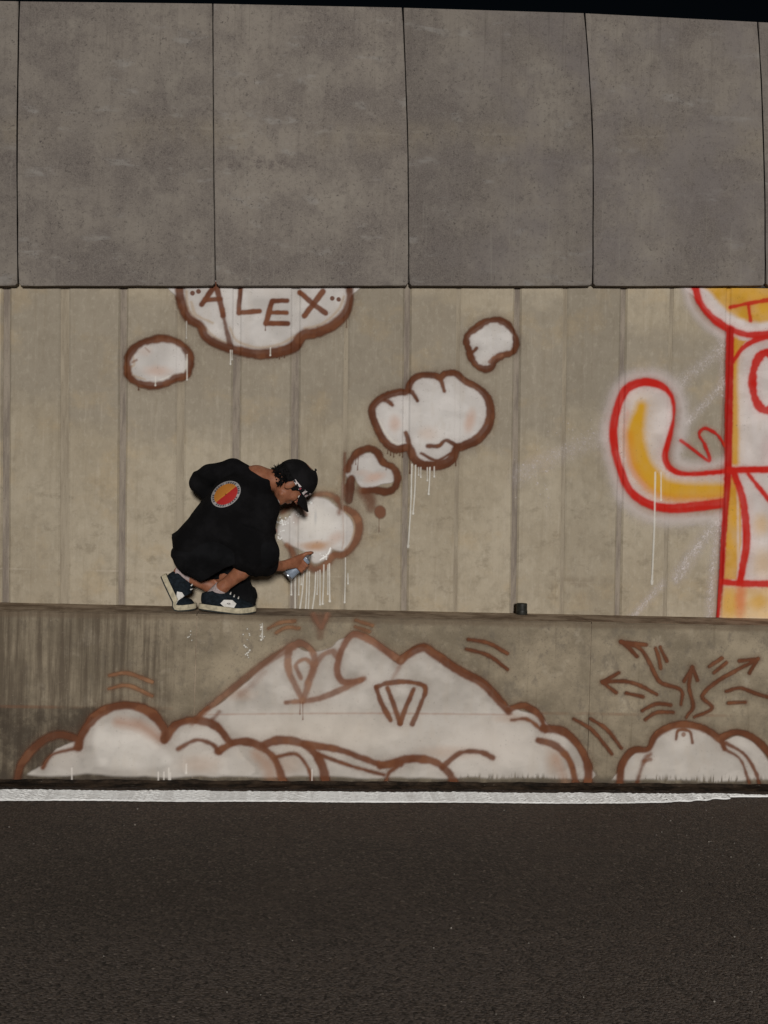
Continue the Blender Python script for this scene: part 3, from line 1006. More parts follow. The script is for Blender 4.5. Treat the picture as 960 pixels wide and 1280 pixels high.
d.blob(*zc(330, 615), 11, 4, ORANGE, 0.3, 1.3)
d.blob(*zc(600, 540), 9, 6, PINK, 0.45, 1.2, 0.5)
d.blob(*zc(230, 350), 5, 8, BROWN2, 0.35, 1.2)
d.stroke(mp(zc, (250, 240), (290, 280), (322, 325)), 5, BROWN2, 0.75, 1.4)
d.stroke(mp(zc, (610, 180), (640, 250), (632, 310)), 5, BROWN2, 0.7, 1.6)
d.stroke(mp(zc, (690, 300), (760, 370), (776, 460), (745, 570), (690, 655)), 2.2, TAN, 0.8, 0.8, mist=0)
d.stroke(mp(zc, (690, 265, 7), (780, 325, 9), (822, 430, 10), (802, 545, 9), (745, 640, 8), (670, 702, 8), (600, 705, 8), (555, 720, 6)), 8, (0.20, 0.085, 0.045), 0.88, 1.6)
d.stroke(mp(zc, (140, 610, 5), (180, 655, 7), (200, 710, 7), (215, 760, 5)), 6, (0.20, 0.085, 0.045), 0.8, 1.6)
d.stroke(mp(zc, (340, 800, 6), (400, 840, 9), (470, 825, 9), (540, 760, 7), (570, 720, 6)), 8, BROWN2, 0.75, 2.0)
d.stroke(mp(zc, (660, 20), (668, 330), (672, 560), (660, 650)), 1.6, (0.38, 0.26, 0.2), 0.6, 0.7, mist=0)
for x, y0, y1, wd, sl_ in [(182, 860, 1080, 1.7, 0), (218, 860, 1243, 1.8, 0), (255, 860, 1080, 1.4, -0.5), (298, 850, 1240, 1.9, -5), (330, 850, 1246, 1.8, -2), (352, 865, 1246, 1.7, -1.5), (412, 870, 1246, 2.0, -4.5),
                          (432, 860, 1075, 1.3, -1), (452, 850, 1172, 1.6, 0), (488, 800, 1165, 1.8, -1.5), (540, 790, 1140, 2.1, 0.5), (525, 800, 1075, 1.3, 0), (692, 735, 1150, 1.7, -1), (715, 880, 975, 1.6, 0), (275, 870, 985, 1.2, 0)]:
    d.drip(*zc(x, y0), zc(0, y1)[1], wd, CREAM, 0.88, sl_)
GLINT = (0.9, 0.9, 0.87)  # glints of the wet coat, painted on as near-white dots and a stroke
d.specks(*zc(105, 395), 8, 5, 26, GLINT, (0.4, 1.0), 3)
d.specks(*zc(70, 540), 5, 9, 12, GLINT, (0.3, 0.8), 4)
d.specks(*zc(265, 325), 5, 2, 6, GLINT, (0.5, 1.0), 5)
d.specks(*zc(350, 205), 5, 2, 6, GLINT, (0.5, 1.1), 6)
d.stroke(mp(zc, (455, 750), (500, 720), (535, 680), (550, 640)), 1.4, GLINT, 0.9, 0.4, mist=0)
d.specks(*zc(510, 720), 8, 5, 14, GLINT, (0.4, 0.9), 7)
d.blob(*zc(15, 480), 4, 3, (0.45, 0.13, 0.10), 0.7, 0.8)
d.build('painted_cloud', wall, M_PAINT, 'half finished white cloud with wet drips running down to the ledge')

# ---- red and yellow figure at the right
d = Decal('wall', (640, 347, 1090, 782), OFFS[6], 0.0042)
for q, wd, op in [(((20, 720), (150, 650), (340, 565)), 22, 0.24), (((25, 690), (120, 640), (220, 610)), 12, 0.16), (((615, 370), (690, 310), (765, 245)), 16, 0.42), (((640, 515), (700, 450), (768, 375)), 11, 0.5),
                  (((600, 1080), (660, 990), (735, 890)), 16, 0.6), (((430, 1235), (490, 1165), (545, 1105)), 10, 0.5), (((760, 860), (735, 1000), (715, 1240)), 12, 0.55), (((740, 190), (760, 240), (765, 420)), 9, 0.35)]:
    d.spray(mp(z6, *q), wd, PWHITE, op)
d.specks(*z6(100, 700), 32, 40, 42, PWHITE, (0.3, 0.9), 11, 0.7)
d.specks(*z6(240, 560), 40, 20, 30, PWHITE, (0.3, 0.8), 12, 0.6)
arm = mp(z6, (785, 808), (680, 822), (570, 830), (490, 812), (430, 768), (398, 700), (374, 620), (368, 540), (385, 460), (412, 402), (450, 378), (500, 372), (550, 390), (582, 430), (586, 500), (572, 570), (556, 640), (578, 688), (640, 706), (785, 695))
halo = mp(z6, (770, 860), (680, 868), (570, 872), (480, 855), (410, 800), (375, 720), (350, 620), (345, 530), (370, 430), (410, 370), (470, 345), (540, 352), (600, 405), (622, 480), (615, 560), (600, 640), (620, 672), (690, 678), (770, 662))
d.stroke(halo, 13, PWHITE, 0.62, 4.5, mist=0.22, rough=3)
d.fill(arm, PWHITE, 0.95, 1.5)
d.stroke(mp(z6, (470, 460, 13), (448, 560, 24), (464, 655, 27), (512, 725, 27), (590, 766, 24), (790, 770, 20)), 24, YELLOW, 0.96, 4.0, mist=0.25)
d.stroke(mp(z6, (428, 560, 5), (440, 670, 8), (490, 755, 9), (580, 795, 8), (780, 797, 6)), 8, (0.62, 0.20, 0.02), 0.45, 3.5, mist=0.15)
d.stroke(mp(z6, (420, 480), (410, 560), (430, 680), (480, 750)), 4, (0.62, 0.25, 0.18), 0.4, 2)
d.stroke([p + (w_,) for p, w_ in zip(arm, [13, 13, 12, 11, 10, 10, 11, 11, 11, 11, 11, 11, 9, 5, 4, 7, 9, 8, 6, 7])], 10, RED, 0.97, 1.2, mist=0.2)
d.stroke(mp(z6, (612, 584), (652, 612), (716, 658), (700, 600), (680, 562), (700, 540), (742, 560), (775, 602)), 4, RED, 0.85, 0.8)
for x, y0, y1, w_ in [(520, 700, 1095, 2.6), (541, 700, 800, 2.0)]:
    d.drip(*z6(x, y0), z6(0, y1)[1], w_, CREAM, 0.75, -4 if y1 > 900 else 0)
# body
bodyw = mp(z6, (790, 190), (931, 150), (1100, 150), (1180, 200), (1180, 1235), (748, 1235), (770, 900), (785, 500))
d.fill(bodyw, PWHITE, 0.96, 1.5, smooth=False)
d.stroke(mp(z6, (808, 220), (808, 480), (808, 660)), 10, YELLOW, 0.9, 2.5, mist=0.2)
d.fill(mp(z6, (798, 215), (850, 222), (825, 260), (800, 300)), YELLOW, 0.9, 1.5, smooth=False)
d.fill(mp(z6, (785, 705), (815, 720), (832, 820), (832, 960), (815, 1090), (768, 1090)), YELLOW, 0.95, 2, smooth=False)
d.stroke(mp(z6, (820, 730), (822, 1080)), 3, PWHITE, 0.6, 1.5, mist=0)
d.fill(mp(z6, (765, 1115), (1180, 1115), (1180, 1235), (755, 1235)), (0.66, 0.45, 0.20), 0.8, 5, smooth=False)
d.blob(*z6(790, 1170), 12, 20, YELLOW, 0.7, 1)
d.blob(*z6(830, 1160), 7, 22, (0.60, 0.16, 0.05), 0.75, 1.3)
d.blob(*z6(895, 1170), 12, 10, YELLOW, 0.6, 1.3)
d.blob(*z6(905, 890), 10, 13, YELLOW, 0.45, 1.4)
d.blob(*z6(910, 1030), 12, 18, YELLOW, 0.35, 1.4)
d.blob(*z6(960, 620), 16, 18, (0.6, 0.35, 0.36), 0.35, 1.4)
# head
head = mp(z6, (660, 5), (682, 80), (730, 140), (790, 178), (860, 200), (950, 196), (1060, 170), (1150, 110), (1190, 5))
d.stroke(mp(z6, (628, 10), (650, 95), (700, 160), (770, 205)), 9, PWHITE, 0.6, 4, mist=0.15)
d.fill(head, PWHITE, 0.96, 1.5)
d.fill(mp(z6, (722, 5), (735, 60), (790, 118), (860, 150), (950, 150), (1040, 120), (1110, 60), (1130, 5)), YELLOW, 0.95, 4)
d.stroke(head, 9.5, RED, 0.97, 1.2, mist=0.2)
d.stroke(mp(z6, (795, 99), (870, 84), (1000, 62)), 5.2, RED, 0.92, 0.8)
d.stroke(mp(z6, (858, 92), (866, 148)), 5, RED, 0.92, 0.8)
d.stroke(mp(z6, (802, 295), (850, 238), (931, 208), (1080, 215)), 6.5, RED, 0.95, 1.0)
eye = [z6(925 + 52 * math.cos(a * math.pi / 8), 370 + 105 * math.sin(a * math.pi / 8)) for a in range(16)]
d.stroke(eye, 11, RED, 0.97, 1.2, closed=True)
d.stroke(mp(z6, (793, 185, 10), (790, 420, 10), (785, 690, 9), (772, 900, 7), (762, 1080, 6), (748, 1242, 5)), 9, (0.40, 0.010, 0.006), 0.98, 1.0)
d.stroke(mp(z6, (785, 692), (860, 690), (1150, 686)), 9, RED, 0.97, 1.2)
d.stroke(mp(z6, (768, 1098), (860, 1104), (1150, 1106)), 9, RED, 0.97, 1.2)
d.stroke(mp(z6, (805, 700, 9), (838, 800, 10), (852, 940, 11), (838, 1040, 10), (828, 1095, 9)), 10, RED, 0.97, 1.2)
d.stroke(mp(z6, (858, 706), (905, 765), (1000, 880)), 6, RED, 0.95, 1.0)
d.stroke(mp(z6, (1165, 180), (1165, 1235)), 9, RED, 0.97, 1.2)
d.build('painted_figure', wall, M_PAINT, 'red outlined yellow and white figure with one curled arm')


# ================================================================== paint on the barrier
def ragged(d, lo):
    """the white stops in a ragged brushy edge above the foot of the barrier"""
    zl = P(480, lo, Y_BAR)[2]
    xa_, xb_, xc_, xd_ = [P(q, lo, Y_BAR)[0] for q in (575, 705, 800, 955)]
    teeth = sstep(xa_ - .05, xa_ + .05, d.X) * sstep(xb_ + .05, xb_ - .05, d.X) + sstep(xc_ - .05, xc_ + .05, d.X) * sstep(xd_ + .05, xd_ - .05, d.X)
    edge = sstep(zl - 0.008, zl + 0.012, d.Z - (fbm(d.X, d.Z * 0.3, 7, 5) * 7 - 2.5) * PXB)
    # bristle gaps: thin upright slits through the lower few centimetres
    hgt = (d.Z - zl) / PXB
    slit = sstep(.50, .66, vnoise(d.X, d.Z * 0.12, 150, 19)) * sstep(13, 3, hgt + 9 * vnoise(d.X, d.Z * .1, 60, 4)) * teeth
    return edge * (1 - 0.85 * slit)


FB, FB2 = (0.135, 0.047, 0.021), (0.215, 0.105, 0.065)
BW = (0.56, 0.515, 0.465)
d = Decal('barrier', (12, 785, 760, 983), OFFS[0], 0.0042)
mt = [(243, 903), (275, 880), (303, 857), (335, 829), (362, 809), (388, 815), (412, 810), (424, 800), (436, 797), (446, 793), (470, 805), (497, 829), (515, 813), (532, 810), (552, 822), (576, 840), (606, 856), (626, 878),
      (650, 888), (676, 896), (690, 912), (712, 925), (728, 950), (732, 975), (560, 977), (400, 977), (240, 975)]
d.fill(mt, BW, 0.90, 1.5, thin=0.35)
lc = [(52, 972), (56, 955), (72, 936), (98, 924), (102, 915), (122, 895), (152, 884), (184, 892), (206, 912), (222, 906), (248, 901), (275, 910), (300, 940), (300, 972)]
d.fill(lc, BW, 0.92, 1.8, thin=0.3)
d.fill([(120, 915), (160, 900), (200, 930), (210, 955), (130, 958)], (0.64, 0.60, 0.55), 0.7, 5)
d.blob(620, 930, 60, 26, (0.64, 0.58, 0.52), 0.6, 1.3)
d.blob(400, 915, 90, 26, (0.62, 0.55, 0.47), 0.5, 1.3)
d.A *= ragged(d, 973)
for x, y, rx, ry in ((300, 868, 16, 7), (560, 940, 30, 7), (690, 950, 8, 16), (250, 955, 20, 10), (360, 955, 16, 12), (640, 898, 22, 5)):
    d.blob(x, y, rx, ry, (0.40, 0.24, 0.15), 0.32, 1.4)
d.stroke([(255, 893), (350, 892), (470, 891.5), (640, 893)], 1.8, (0.30, 0.15, 0.10), 0.45, 0.8, mist=0)
# older, thinner lines
d.stroke([(240, 904, 6), (262, 884, 7), (300, 853, 8), (335, 826, 9), (366, 808, 9)], 8, FB2, 0.72, 1.4)
d.stroke([(300, 868), (315, 856), (330, 840)], 5, FB2, 0.35, 2.5)
d.stroke(mp(z7, (725, 118), (752, 108), (780, 128), (785, 165), (757, 252)), 8, FB2, 0.85, 1.2)
d.stroke(mp(z7, (722, 120), (722, 175), (757, 252)), 8, FB2, 0.85, 1.2)
d.stroke(mp(z7, (752, 195), (740, 162), (765, 148), (782, 172), (766, 208)), 5, FB2, 0.8, 1.0)
d.stroke(mp(z7, (785, 165), (805, 140), (830, 128), (843, 142)), 7, FB2, 0.75, 1.2)
d.stroke(mp(z7, (715, 256, 5), (790, 248, 7), (850, 225, 8), (910, 196, 6)), 7, FB2, 0.88, 1.2)
d.stroke(mp(z7, (905, 200, 6), (858, 205, 8), (843, 175, 8), (852, 130, 8), (872, 95, 8), (892, 86, 9), (925, 100, 9), (960, 124, 9), (1000, 152, 9)), 8, (0.20, 0.088, 0.052), 0.92, 1.2)
d.stroke(mp(z8, (40, 153, 9), (62, 135, 10), (98, 119, 11), (130, 138, 11), (190, 178, 11), (245, 207, 11), (285, 248, 11), (312, 280, 8)), 10, FB, 0.95, 1.3)
d.stroke(mp(z8, (44, 150), (34, 175), (22, 195)), 4, FB2, 0.5, 1.5)
# letter like sign on the slope
d.stroke([(470, 859), (484, 854), (504, 852), (525, 855), (532, 862), (526, 880), (515, 905)], 6, FB, 0.94, 0.9)
d.stroke([(470, 859), (476, 877), (488, 900)], 6, FB, 0.94, 0.9)
d.stroke([(484, 860), (492, 880), (500, 904)], 6.5, FB, 0.94, 0.9, straight=True)
d.stroke([(517, 862), (508, 882), (500, 904)], 6, FB, 0.94, 0.9, straight=True)
d.drip(*z7(750, 255), z7(0, 285)[1], 1.3, FB, .8)
d.drip(*z7(757, 255), z7(0, 298)[1], 1.3, FB, .8)
# cloud bank along the foot
S = lambda f, pts, wd, **k: d.stroke(mp(f, *pts), wd, FB, k.pop('op', 0.95), 1.3, **k)
S(z8, ((310, 275), (348, 264), (388, 288), (402, 325)), 8)
S(z8, ((318, 300), (358, 298), (395, 325)), 4)
S(z8, ((398, 320), (450, 330), (490, 370), (510, 420), (506, 470)), 10)
S(z8, ((385, 350), (430, 365), (465, 405), (480, 465)), 8.5)
d.stroke(mp(z8, (430, 395), (448, 440), (455, 466)), 8, (0.38, 0.20, 0.12), 0.45, 4)
S(z8, ((-10, 415), (60, 397), (120, 402), (160, 430), (180, 470)), 9.5)
S(z8, ((145, 418), (190, 382), (240, 380), (272, 394)), 6.5)
S(z8, ((5, 455), (12, 432), (30, 418)), 5)
d.stroke(mp(z7, (42, 450, 8), (55, 410, 9), (90, 365, 10), (140, 337, 10), (188, 346, 9), (200, 368, 7)), 9, (0.12, 0.045, 0.022), 0.92, 1.4)
S(z7, ((108, 418), (132, 386), (192, 370)), 4.5)
S(z7, ((195, 368), (212, 325), (250, 282), (310, 263), (370, 277), (408, 318), (412, 348)), 10.5)
d.stroke(mp(z7, (295, 305), (350, 315), (398, 346)), 11, (0.33, 0.15, 0.08), 0.6, 4)
S(z7, ((412, 348), (440, 312), (490, 300), (540, 315), (575, 356)), 9.5)
S(z7, ((445, 372), (490, 350), (530, 360), (550, 382)), 5)
S(z7, ((490, 302), (505, 282), (520, 270)), 4)
S(z7, ((530, 300), (548, 280)), 4, op=.6)
S(z7, ((545, 378), (590, 355), (640, 360), (685, 395), (708, 452)), 9.5)
d.stroke(mp(z7, (640, 385), (668, 415), (680, 455)), 12, (0.36, 0.19, 0.11), 0.5, 4)
S(z7, ((660, 362), (700, 350), (760, 360), (800, 402), (816, 460)), 10.5)
S(z7, ((690, 392), (740, 385), (770, 420), (782, 460)), 4.6)
S(z7, ((760, 360), (850, 375), (950, 410), (1000, 408)), 8.5)
S(z7, ((795, 385), (880, 415), (960, 437)), 5)
for x, y0, y1 in ((90, 960, 979), (198, 965, 979), (205, 965, 979), (211, 960, 980), (213, 966, 976), (390, 962, 979), (233, 955, 966)):
    d.drip(x, y0, y1, 1.7, (0.75, 0.7, 0.64), .85)
d.build('painted_mountain', barrier, M_PAINT, 'white mountain with brown outline rising from a bank of clouds')

# ---- bursting cloud on the right hand segment
d = Decal('barrier', (755, 880, 1010, 986), OFFS[1])
d.fill(mp(z8, (596, 470), (600, 415), (628, 382), (662, 376), (682, 340), (722, 320), (752, 316), (800, 328), (842, 352), (885, 340), (930, 362), (970, 420), (985, 470)), BW, 0.95, 1.6, thin=0.2)
d.A *= ragged(d, 973)
d.stroke(mp(z8, (588, 462, 9), (595, 410, 10), (622, 376, 9), (660, 372, 7), (680, 337, 9), (730, 312, 9), (790, 318, 9), (838, 348, 9), (850, 370, 6)), 9, FB, 0.95, 1.3)
d.stroke(mp(z8, (838, 346), (880, 330), (930, 350), (975, 405), (990, 465)), 8.5, FB, 0.95, 1.3)
d.stroke(mp(z8, (855, 358), (900, 385), (928, 430), (938, 462)), 4.5, FB, 0.9, 1.0)
d.stroke(mp(z8, (850, 372), (890, 398), (912, 456)), 3.8, FB, 0.85, 1.0)
d.stroke(mp(z8, (632, 455), (650, 400), (665, 385)), 5, FB, 0.75, 1.5)
d.stroke(mp(z8, (650, 402), (666, 398)), 5, FB, 0.7, 1.0)
d.stroke(mp(z8, (729, 348), (735, 326), (763, 328), (770, 356)), 3.6, FB, 0.9, 0.8)
d.blob(*z8(748, 336), 3, 3, FB2, 0.8, 0.6)
d.build('painted_cloud', barrier, M_PAINT, 'white burst cloud with a brown curl on its crown')

# ---- arrows and dashes
def marks(strokes, name, wd, off, label=None, col=FB, op=0.9):
    pts = [p for s_ in strokes for p in s_]
    xs, ys = [p[0] for p in pts], [p[1] for p in pts]
    d = Decal('barrier', (min(xs) - 9, min(ys) - 9, max(xs) + 9, max(ys) + 9), off)
    for s_ in strokes:
        n_ = len(s_)
        q = [p + (wd * (0.75 + 0.4 * math.sin(math.pi * (i + .4) / n_)),) for i, p in enumerate(s_)]
        d.stroke(q, wd, col, op, 0.9, mist=0.14)
    return d.build(name, barrier, M_PAINT, label)


A = [
    [((742, 262), (742, 225), (690, 205), (665, 160), (640, 122), (592, 104)), ((592, 104), (655, 112)), ((592, 104), (612, 120), (632, 141))],
    [((682, 236), (640, 214), (600, 203), (546, 205)), ((546, 205), (586, 182)), ((546, 205), (580, 231))],
    [((755, 292), (772, 265), (762, 215), (770, 168)), ((770, 168), (750, 203)), ((770, 168), (783, 200))],
    [((775, 292), (820, 270), (795, 240), (830, 205), (880, 176), (934, 147)), ((934, 147), (888, 152)), ((934, 147), (913, 182))],
    [((855, 228), (890, 220), (930, 234), (985, 250)), ],
]
for i, a in enumerate(A):
    marks([mp(z8, *s_) for s_ in a], 'painted_arrow' if i < 4 else 'painted_stroke', 4.4, OFFS[2 + i])
DS = [(z8, ((678, 120), (686, 142), (691, 170))), (z8, ((690, 118), (706, 152))), (z8, ((812, 166), (843, 145))), (z8, ((824, 182), (855, 156))), (z8, ((645, 276), (680, 259), (716, 262))),
      (z8, ((652, 298), (680, 281), (722, 280))), (z8, ((860, 257), (902, 255))), (z8, ((605, 232), (646, 241))), (z8, ((210, 98), (260, 107), (308, 133))), (z8, ((205, 122), (260, 138), (308, 173))),
      (z8, ((473, 296), (520, 325), (568, 383))), (z8, ((515, 296), (555, 322), (592, 369))), (z7, ((275, 188), (320, 182), (381, 204))), (z7, ((273, 221), (320, 213), (381, 239))),
      (z7, ((672, 70), (700, 56), (737, 52))), (z7, ((690, 82), (715, 68), (747, 70))), (z7, ((889, 50), (930, 63))), (z7, ((888, 66), (922, 78)))]
for i, (f, s_) in enumerate(DS):
    marks([mp(f, *s_)], 'painted_stroke', 4.3, OFFS[8 + i], None, FB if i < 12 else (0.22, 0.105, 0.055), 0.88 if i < 14 else 0.75)
d = Decal('barrier', (375, 764, 430, 800), OFFS[30])
d.stroke(mp(z7, (783, 36, 6), (790, 50, 6), (800, 66, 4)), 6, FB2, 0.8, 1.8)
d.stroke(mp(z7, (818, 36, 6), (812, 50, 6), (806, 68, 4)), 6, FB2, 0.8, 1.8)
d.stroke(mp(z7, (800, 40), (800, 90)), 5, FB2, 0.4, 2.5)
d.build('painted_stroke', barrier, M_PAINT)
d = Decal('barrier', (190, 770, 345, 830), OFFS[31])
d.specks(*z7(618, 125), 4, 8, 9, CREAM, (0.6, 1.2), 21)
d.specks(*z7(655, 78), 3, 14, 9, CREAM, (0.6, 1.4), 22)
d.specks(*z7(620, 80), 5, 12, 6, CREAM, (0.5, 1.0), 23)
d.specks(*z7(475, 95), 4, 14, 5, CREAM, (0.4, 0.9), 24)
d.drip(*z7(656, 58), z7(0, 92)[1], 1.6)
tag(d.build('paint_splash', barrier, M_PAINT, 'small white paint splashes'), kind='stuff')
# ================================================================== the crouching person
def surface_nets(f, org, h):
    s = f < 0
    nx, ny, nz = f.shape
    cs = np.zeros((nx - 1, ny - 1, nz - 1), np.int8)
    for dx in (0, 1):
        for dy in (0, 1):
            for dz in (0, 1):
                cs += s[dx:nx - 1 + dx, dy:ny - 1 + dy, dz:nz - 1 + dz]
    act = (cs > 0) & (cs < 8)
    I, J, K = np.nonzero(act)
    idx = np.full(act.shape, -1, np.int64)
    idx[I, J, K] = np.arange(len(I))
    acc = np.zeros((len(I), 3))
    cnt = np.zeros(len(I))
    cor = [(a, b, c) for a in (0, 1) for b in (0, 1) for c in (0, 1)]
    for a in cor:
        for b in cor:
            if sum(abs(a[i] - b[i]) for i in range(3)) == 1 and a < b:
                fa = f[I + a[0], J + a[1], K + a[2]]
                fb = f[I + b[0], J + b[1], K + b[2]]
                m = (fa < 0) != (fb < 0)
                t = np.where(m, fa / np.where(m, fa - fb, 1), 0)
                for i in range(3):
                    acc[:, i] += m * (a[i] + (b[i] - a[i]) * t)
                cnt += m
    v = (np.stack([I, J, K], 1) + acc / cnt[:, None]) * h + org
    faces = []
    for ax in range(3):
        sl0 = [slice(None)] * 3
        sl1 = [slice(None)] * 3
        sl0[ax], sl1[ax] = slice(0, -1), slice(1, None)
        a, b = s[tuple(sl0)], s[tuple(sl1)]
        E = np.nonzero(a != b)
        E = [e.copy() for e in E]
        o1, o2 = [(1, 2), (2, 0), (0, 1)][ax]
        ok = (E[o1] > 0) & (E[o2] > 0) & (E[o1] < f.shape[o1] - 1) & (E[o2] < f.shape[o2] - 1)
        E = [e[ok] for e in E]
        inside = a[tuple(E)]
        q = []
        for d1, d2 in ((1, 1), (0, 1), (0, 0), (1, 0)):
            e = [x.copy() for x in E]
            e[o1] -= d1
            e[o2] -= d2
            q.append(idx[tuple(e)])
        q = np.stack(q, 1)
        q[~inside] = q[~inside][:, ::-1]
        faces.append(q)
    return v, np.vstack(faces)


def sdf_mesh(prims, h, pad=0.03, cut=None, disp=None):
    """prims: ('c', p0, r0, p1, r1, k) tapered capsules, ('e', centre, axes 3x3 rows, radii, k) ellipsoids"""
    lo, hi = np.full(3, 1e9), np.full(3, -1e9)
    bb = []
    for p in prims:
        if p[0] == 'c':
            a, b = np.minimum(np.array(p[1]) - p[2], np.array(p[3]) - p[4]), np.maximum(np.array(p[1]) + p[2], np.array(p[3]) + p[4])
        else:
            r = max(p[3])
            a, b = np.array(p[1]) - r, np.array(p[1]) + r
        bb.append((a, b))
        lo, hi = np.minimum(lo, a), np.maximum(hi, b)
    lo, hi = lo - pad, hi + pad
    n = np.ceil((hi - lo) / h).astype(int) + 1
    ax = [lo[i] + np.arange(n[i]) * h for i in range(3)]
    F = np.full(tuple(n), 0.25)
    for p, (a, b) in zip(prims, bb):
        k = p[-1]
        m = 0.02 + 2 * k
        s_ = tuple(slice(max(0, int((a[i] - m - lo[i]) / h)), min(n[i], int((b[i] + m - lo[i]) / h) + 2)) for i in range(3))
        X, Y, Z = np.meshgrid(ax[0][s_[0]], ax[1][s_[1]], ax[2][s_[2]], indexing='ij')
        if p[0] == 'c':
            p0, p1 = np.array(p[1], float), np.array(p[3], float)
            d = p1 - p0
            L = max(d @ d, 1e-9)
            t = np.clip(((X - p0[0]) * d[0] + (Y - p0[1]) * d[1] + (Z - p0[2]) * d[2]) / L, 0, 1)
            D = np.sqrt((X - p0[0] - t * d[0]) ** 2 + (Y - p0[1] - t * d[1]) ** 2 + (Z - p0[2] - t * d[2]) ** 2) - (p[2] + (p[4] - p[2]) * t)
        else:
            A = np.array(p[2], float)
            q = [(X - p[1][0]) * A[i][0] + (Y - p[1][1]) * A[i][1] + (Z - p[1][2]) * A[i][2] for i in range(3)]
            k0 = np.sqrt(sum((q[i] / p[3][i]) ** 2 for i in range(3)))
            k1 = np.sqrt(sum((q[i] / p[3][i] ** 2) ** 2 for i in range(3)))
            D = k0 * (k0 - 1) / np.maximum(k1, 1e-6)
        o_ = F[s_]
        if k > 0:
            hh = np.clip(0.5 + 0.5 * (o_ - D) / k, 0, 1)
            F[s_] = o_ * (1 - hh) + D * hh - k * hh * (1 - hh)
        else:
            F[s_] = np.minimum(o_, D)
    X, Y, Z = np.meshgrid(*ax, indexing='ij')
    if disp is not None:
        F = F + disp(X, Y, Z)
    if cut is not None:
        F = cut(F, X, Y, Z)
    return surface_nets(F, lo, h)


def sm_obj(name, vf, mat, parent=None, fn=None, relax=2):
    v, f = vf
    # a little relaxation takes the grid out of the surface
    for _ in range(relax):
        s_ = np.zeros_like(v)
        c_ = np.zeros(len(v))
        for i in range(4):
            a, b = f[:, i], f[:, (i + 1) % 4]
            np.add.at(s_, a, v[b]); np.add.at(c_, a, 1)
            np.add.at(s_, b, v[a]); np.add.at(c_, b, 1)
        v = v * 0.5 + 0.5 * s_ / c_[:, None]
    if fn is not None:
        v = fn(v)
    return mesh_obj(name, v.tolist(), f.tolist(), mat, parent, True)


def tube(name, pts, r, mat, parent, seg=8, taper=None):
    pts = [Vector(p) for p in pts]
    vs, fs = [], []
    for i, p in enumerate(pts):
        t = (pts[min(i + 1, len(pts) - 1)] - pts[max(i - 1, 0)]).normalized()
        a = t.orthogonal().normalized()
        b = t.cross(a)
        rr = r if taper is None else r * taper[i]
        for k in range(seg):
            an = 2 * math.pi * k / seg
            vs.append(p + (a * math.cos(an) + b * math.sin(an)) * rr)
    for i in range(len(pts) - 1):
        for k in range(seg):
            fs.append((i * seg + k, i * seg + (k + 1) % seg, (i + 1) * seg + (k + 1) % seg, (i + 1) * seg + k))
    fs.append(tuple(range(seg))[::-1])
    fs.append(tuple(range((len(pts) - 1) * seg, len(pts) * seg)))
    return mesh_obj(name, vs, fs, mat, parent, True)


def cap_(p0, r0, p1, r1, k=0.015):
    return ('c', p0, r0, p1, r1, k)


def mat_cloth(name, col, rough=0.95, sc=260):
    t = NT(name)
    nz = t.noise(sc, 3)
    big = t.noise(9, 4, 0.6)
    c = t.mix(t.ramp(big, 0.4, 0.65), tuple(x * 0.75 for x in col), tuple(x * 1.35 for x in col))
    c = t.mix(t.ramp(t.noise(90, 3), 0.72, 0.78, 0, .5), c, tuple(min(1, x * 4) for x in col))
    h = t.math('ADD', t.math('MULTIPLY', nz, 0.15), t.noise(16, 3, 0.5, (1, 1, 0.6), dist=0.6))
    t.bump(h, 0.45, 0.012)
    return t.done(c, rough, 0.08)


M_SKIN = None
def mat_skin():
    t = NT('skin')
    c = t.mix(t.ramp(t.noise(28, 4), 0.35, 0.65), (0.235, 0.088, 0.045), (0.31, 0.125, 0.066))
    c = t.mix(t.ramp(t.noise(160, 3), 0.6, 0.75, 0, 0.3), c, (0.14, 0.05, 0.028))
    t.bump(t.noise(220, 3), 0.2, 0.001)
    m = t.done(c, 0.55, 0.35)
    t.b.inputs['Subsurface Weight'].default_value = 0.08
    t.b.inputs['Subsurface Radius'].default_value = (0.01, 0.004, 0.002)
    return m


M_SKIN = mat_skin()
M_JACKET = mat_cloth('black_jacket_cloth', (0.0058, 0.0055, 0.006))
M_SHORTS = mat_cloth('black_trouser_cloth', (0.0068, 0.0068, 0.0076))
M_HAIR = plain('black_hair', (0.005, 0.0045, 0.0045), 0.85, 0.1, 0, 0.5, 90)
M_CAP = mat_cloth('black_cap_cloth', (0.008, 0.0075, 0.008), 0.9)
M_SHOE = plain('navy_suede', (0.0075, 0.0115, 0.0155), 0.85, 0.15, 0, 0.45, 70, 0.25)
M_SOLE = plain('cream_rubber', (0.42, 0.37, 0.26), 0.7, 0.25, 0, 0.25, 40, 0.1)
M_OUT = plain('dark_outsole', (0.03, 0.032, 0.03), 0.8, 0.2, 0, 0.4, 80, 0.2)
M_WHITE = plain('white_leather', (0.62, 0.60, 0.56), 0.6, 0.3, 0, 0.12, 60, 0.1)
M_SOCK = plain('pale_sock', (0.38, 0.31, 0.30), 0.95, 0.05, 0, 0.2, 150, 0.3)


def splotch():
    t = NT('pink_white_splotches')
    a = t.noise(42, 2, 0.5)
    b = t.noise(60, 2, 0.5, off=(4, 4, 4))
    c = t.mix(t.ramp(a, 0.50, 0.53), (0.008, 0.007, 0.008), (0.62, 0.56, 0.55))
    c = t.mix(t.ramp(b, 0.60, 0.63), c, (0.38, 0.06, 0.09))
    return t.done(c, 0.8, 0.2)


M_SPLOTCH = splotch()

L = Z_LEDGE
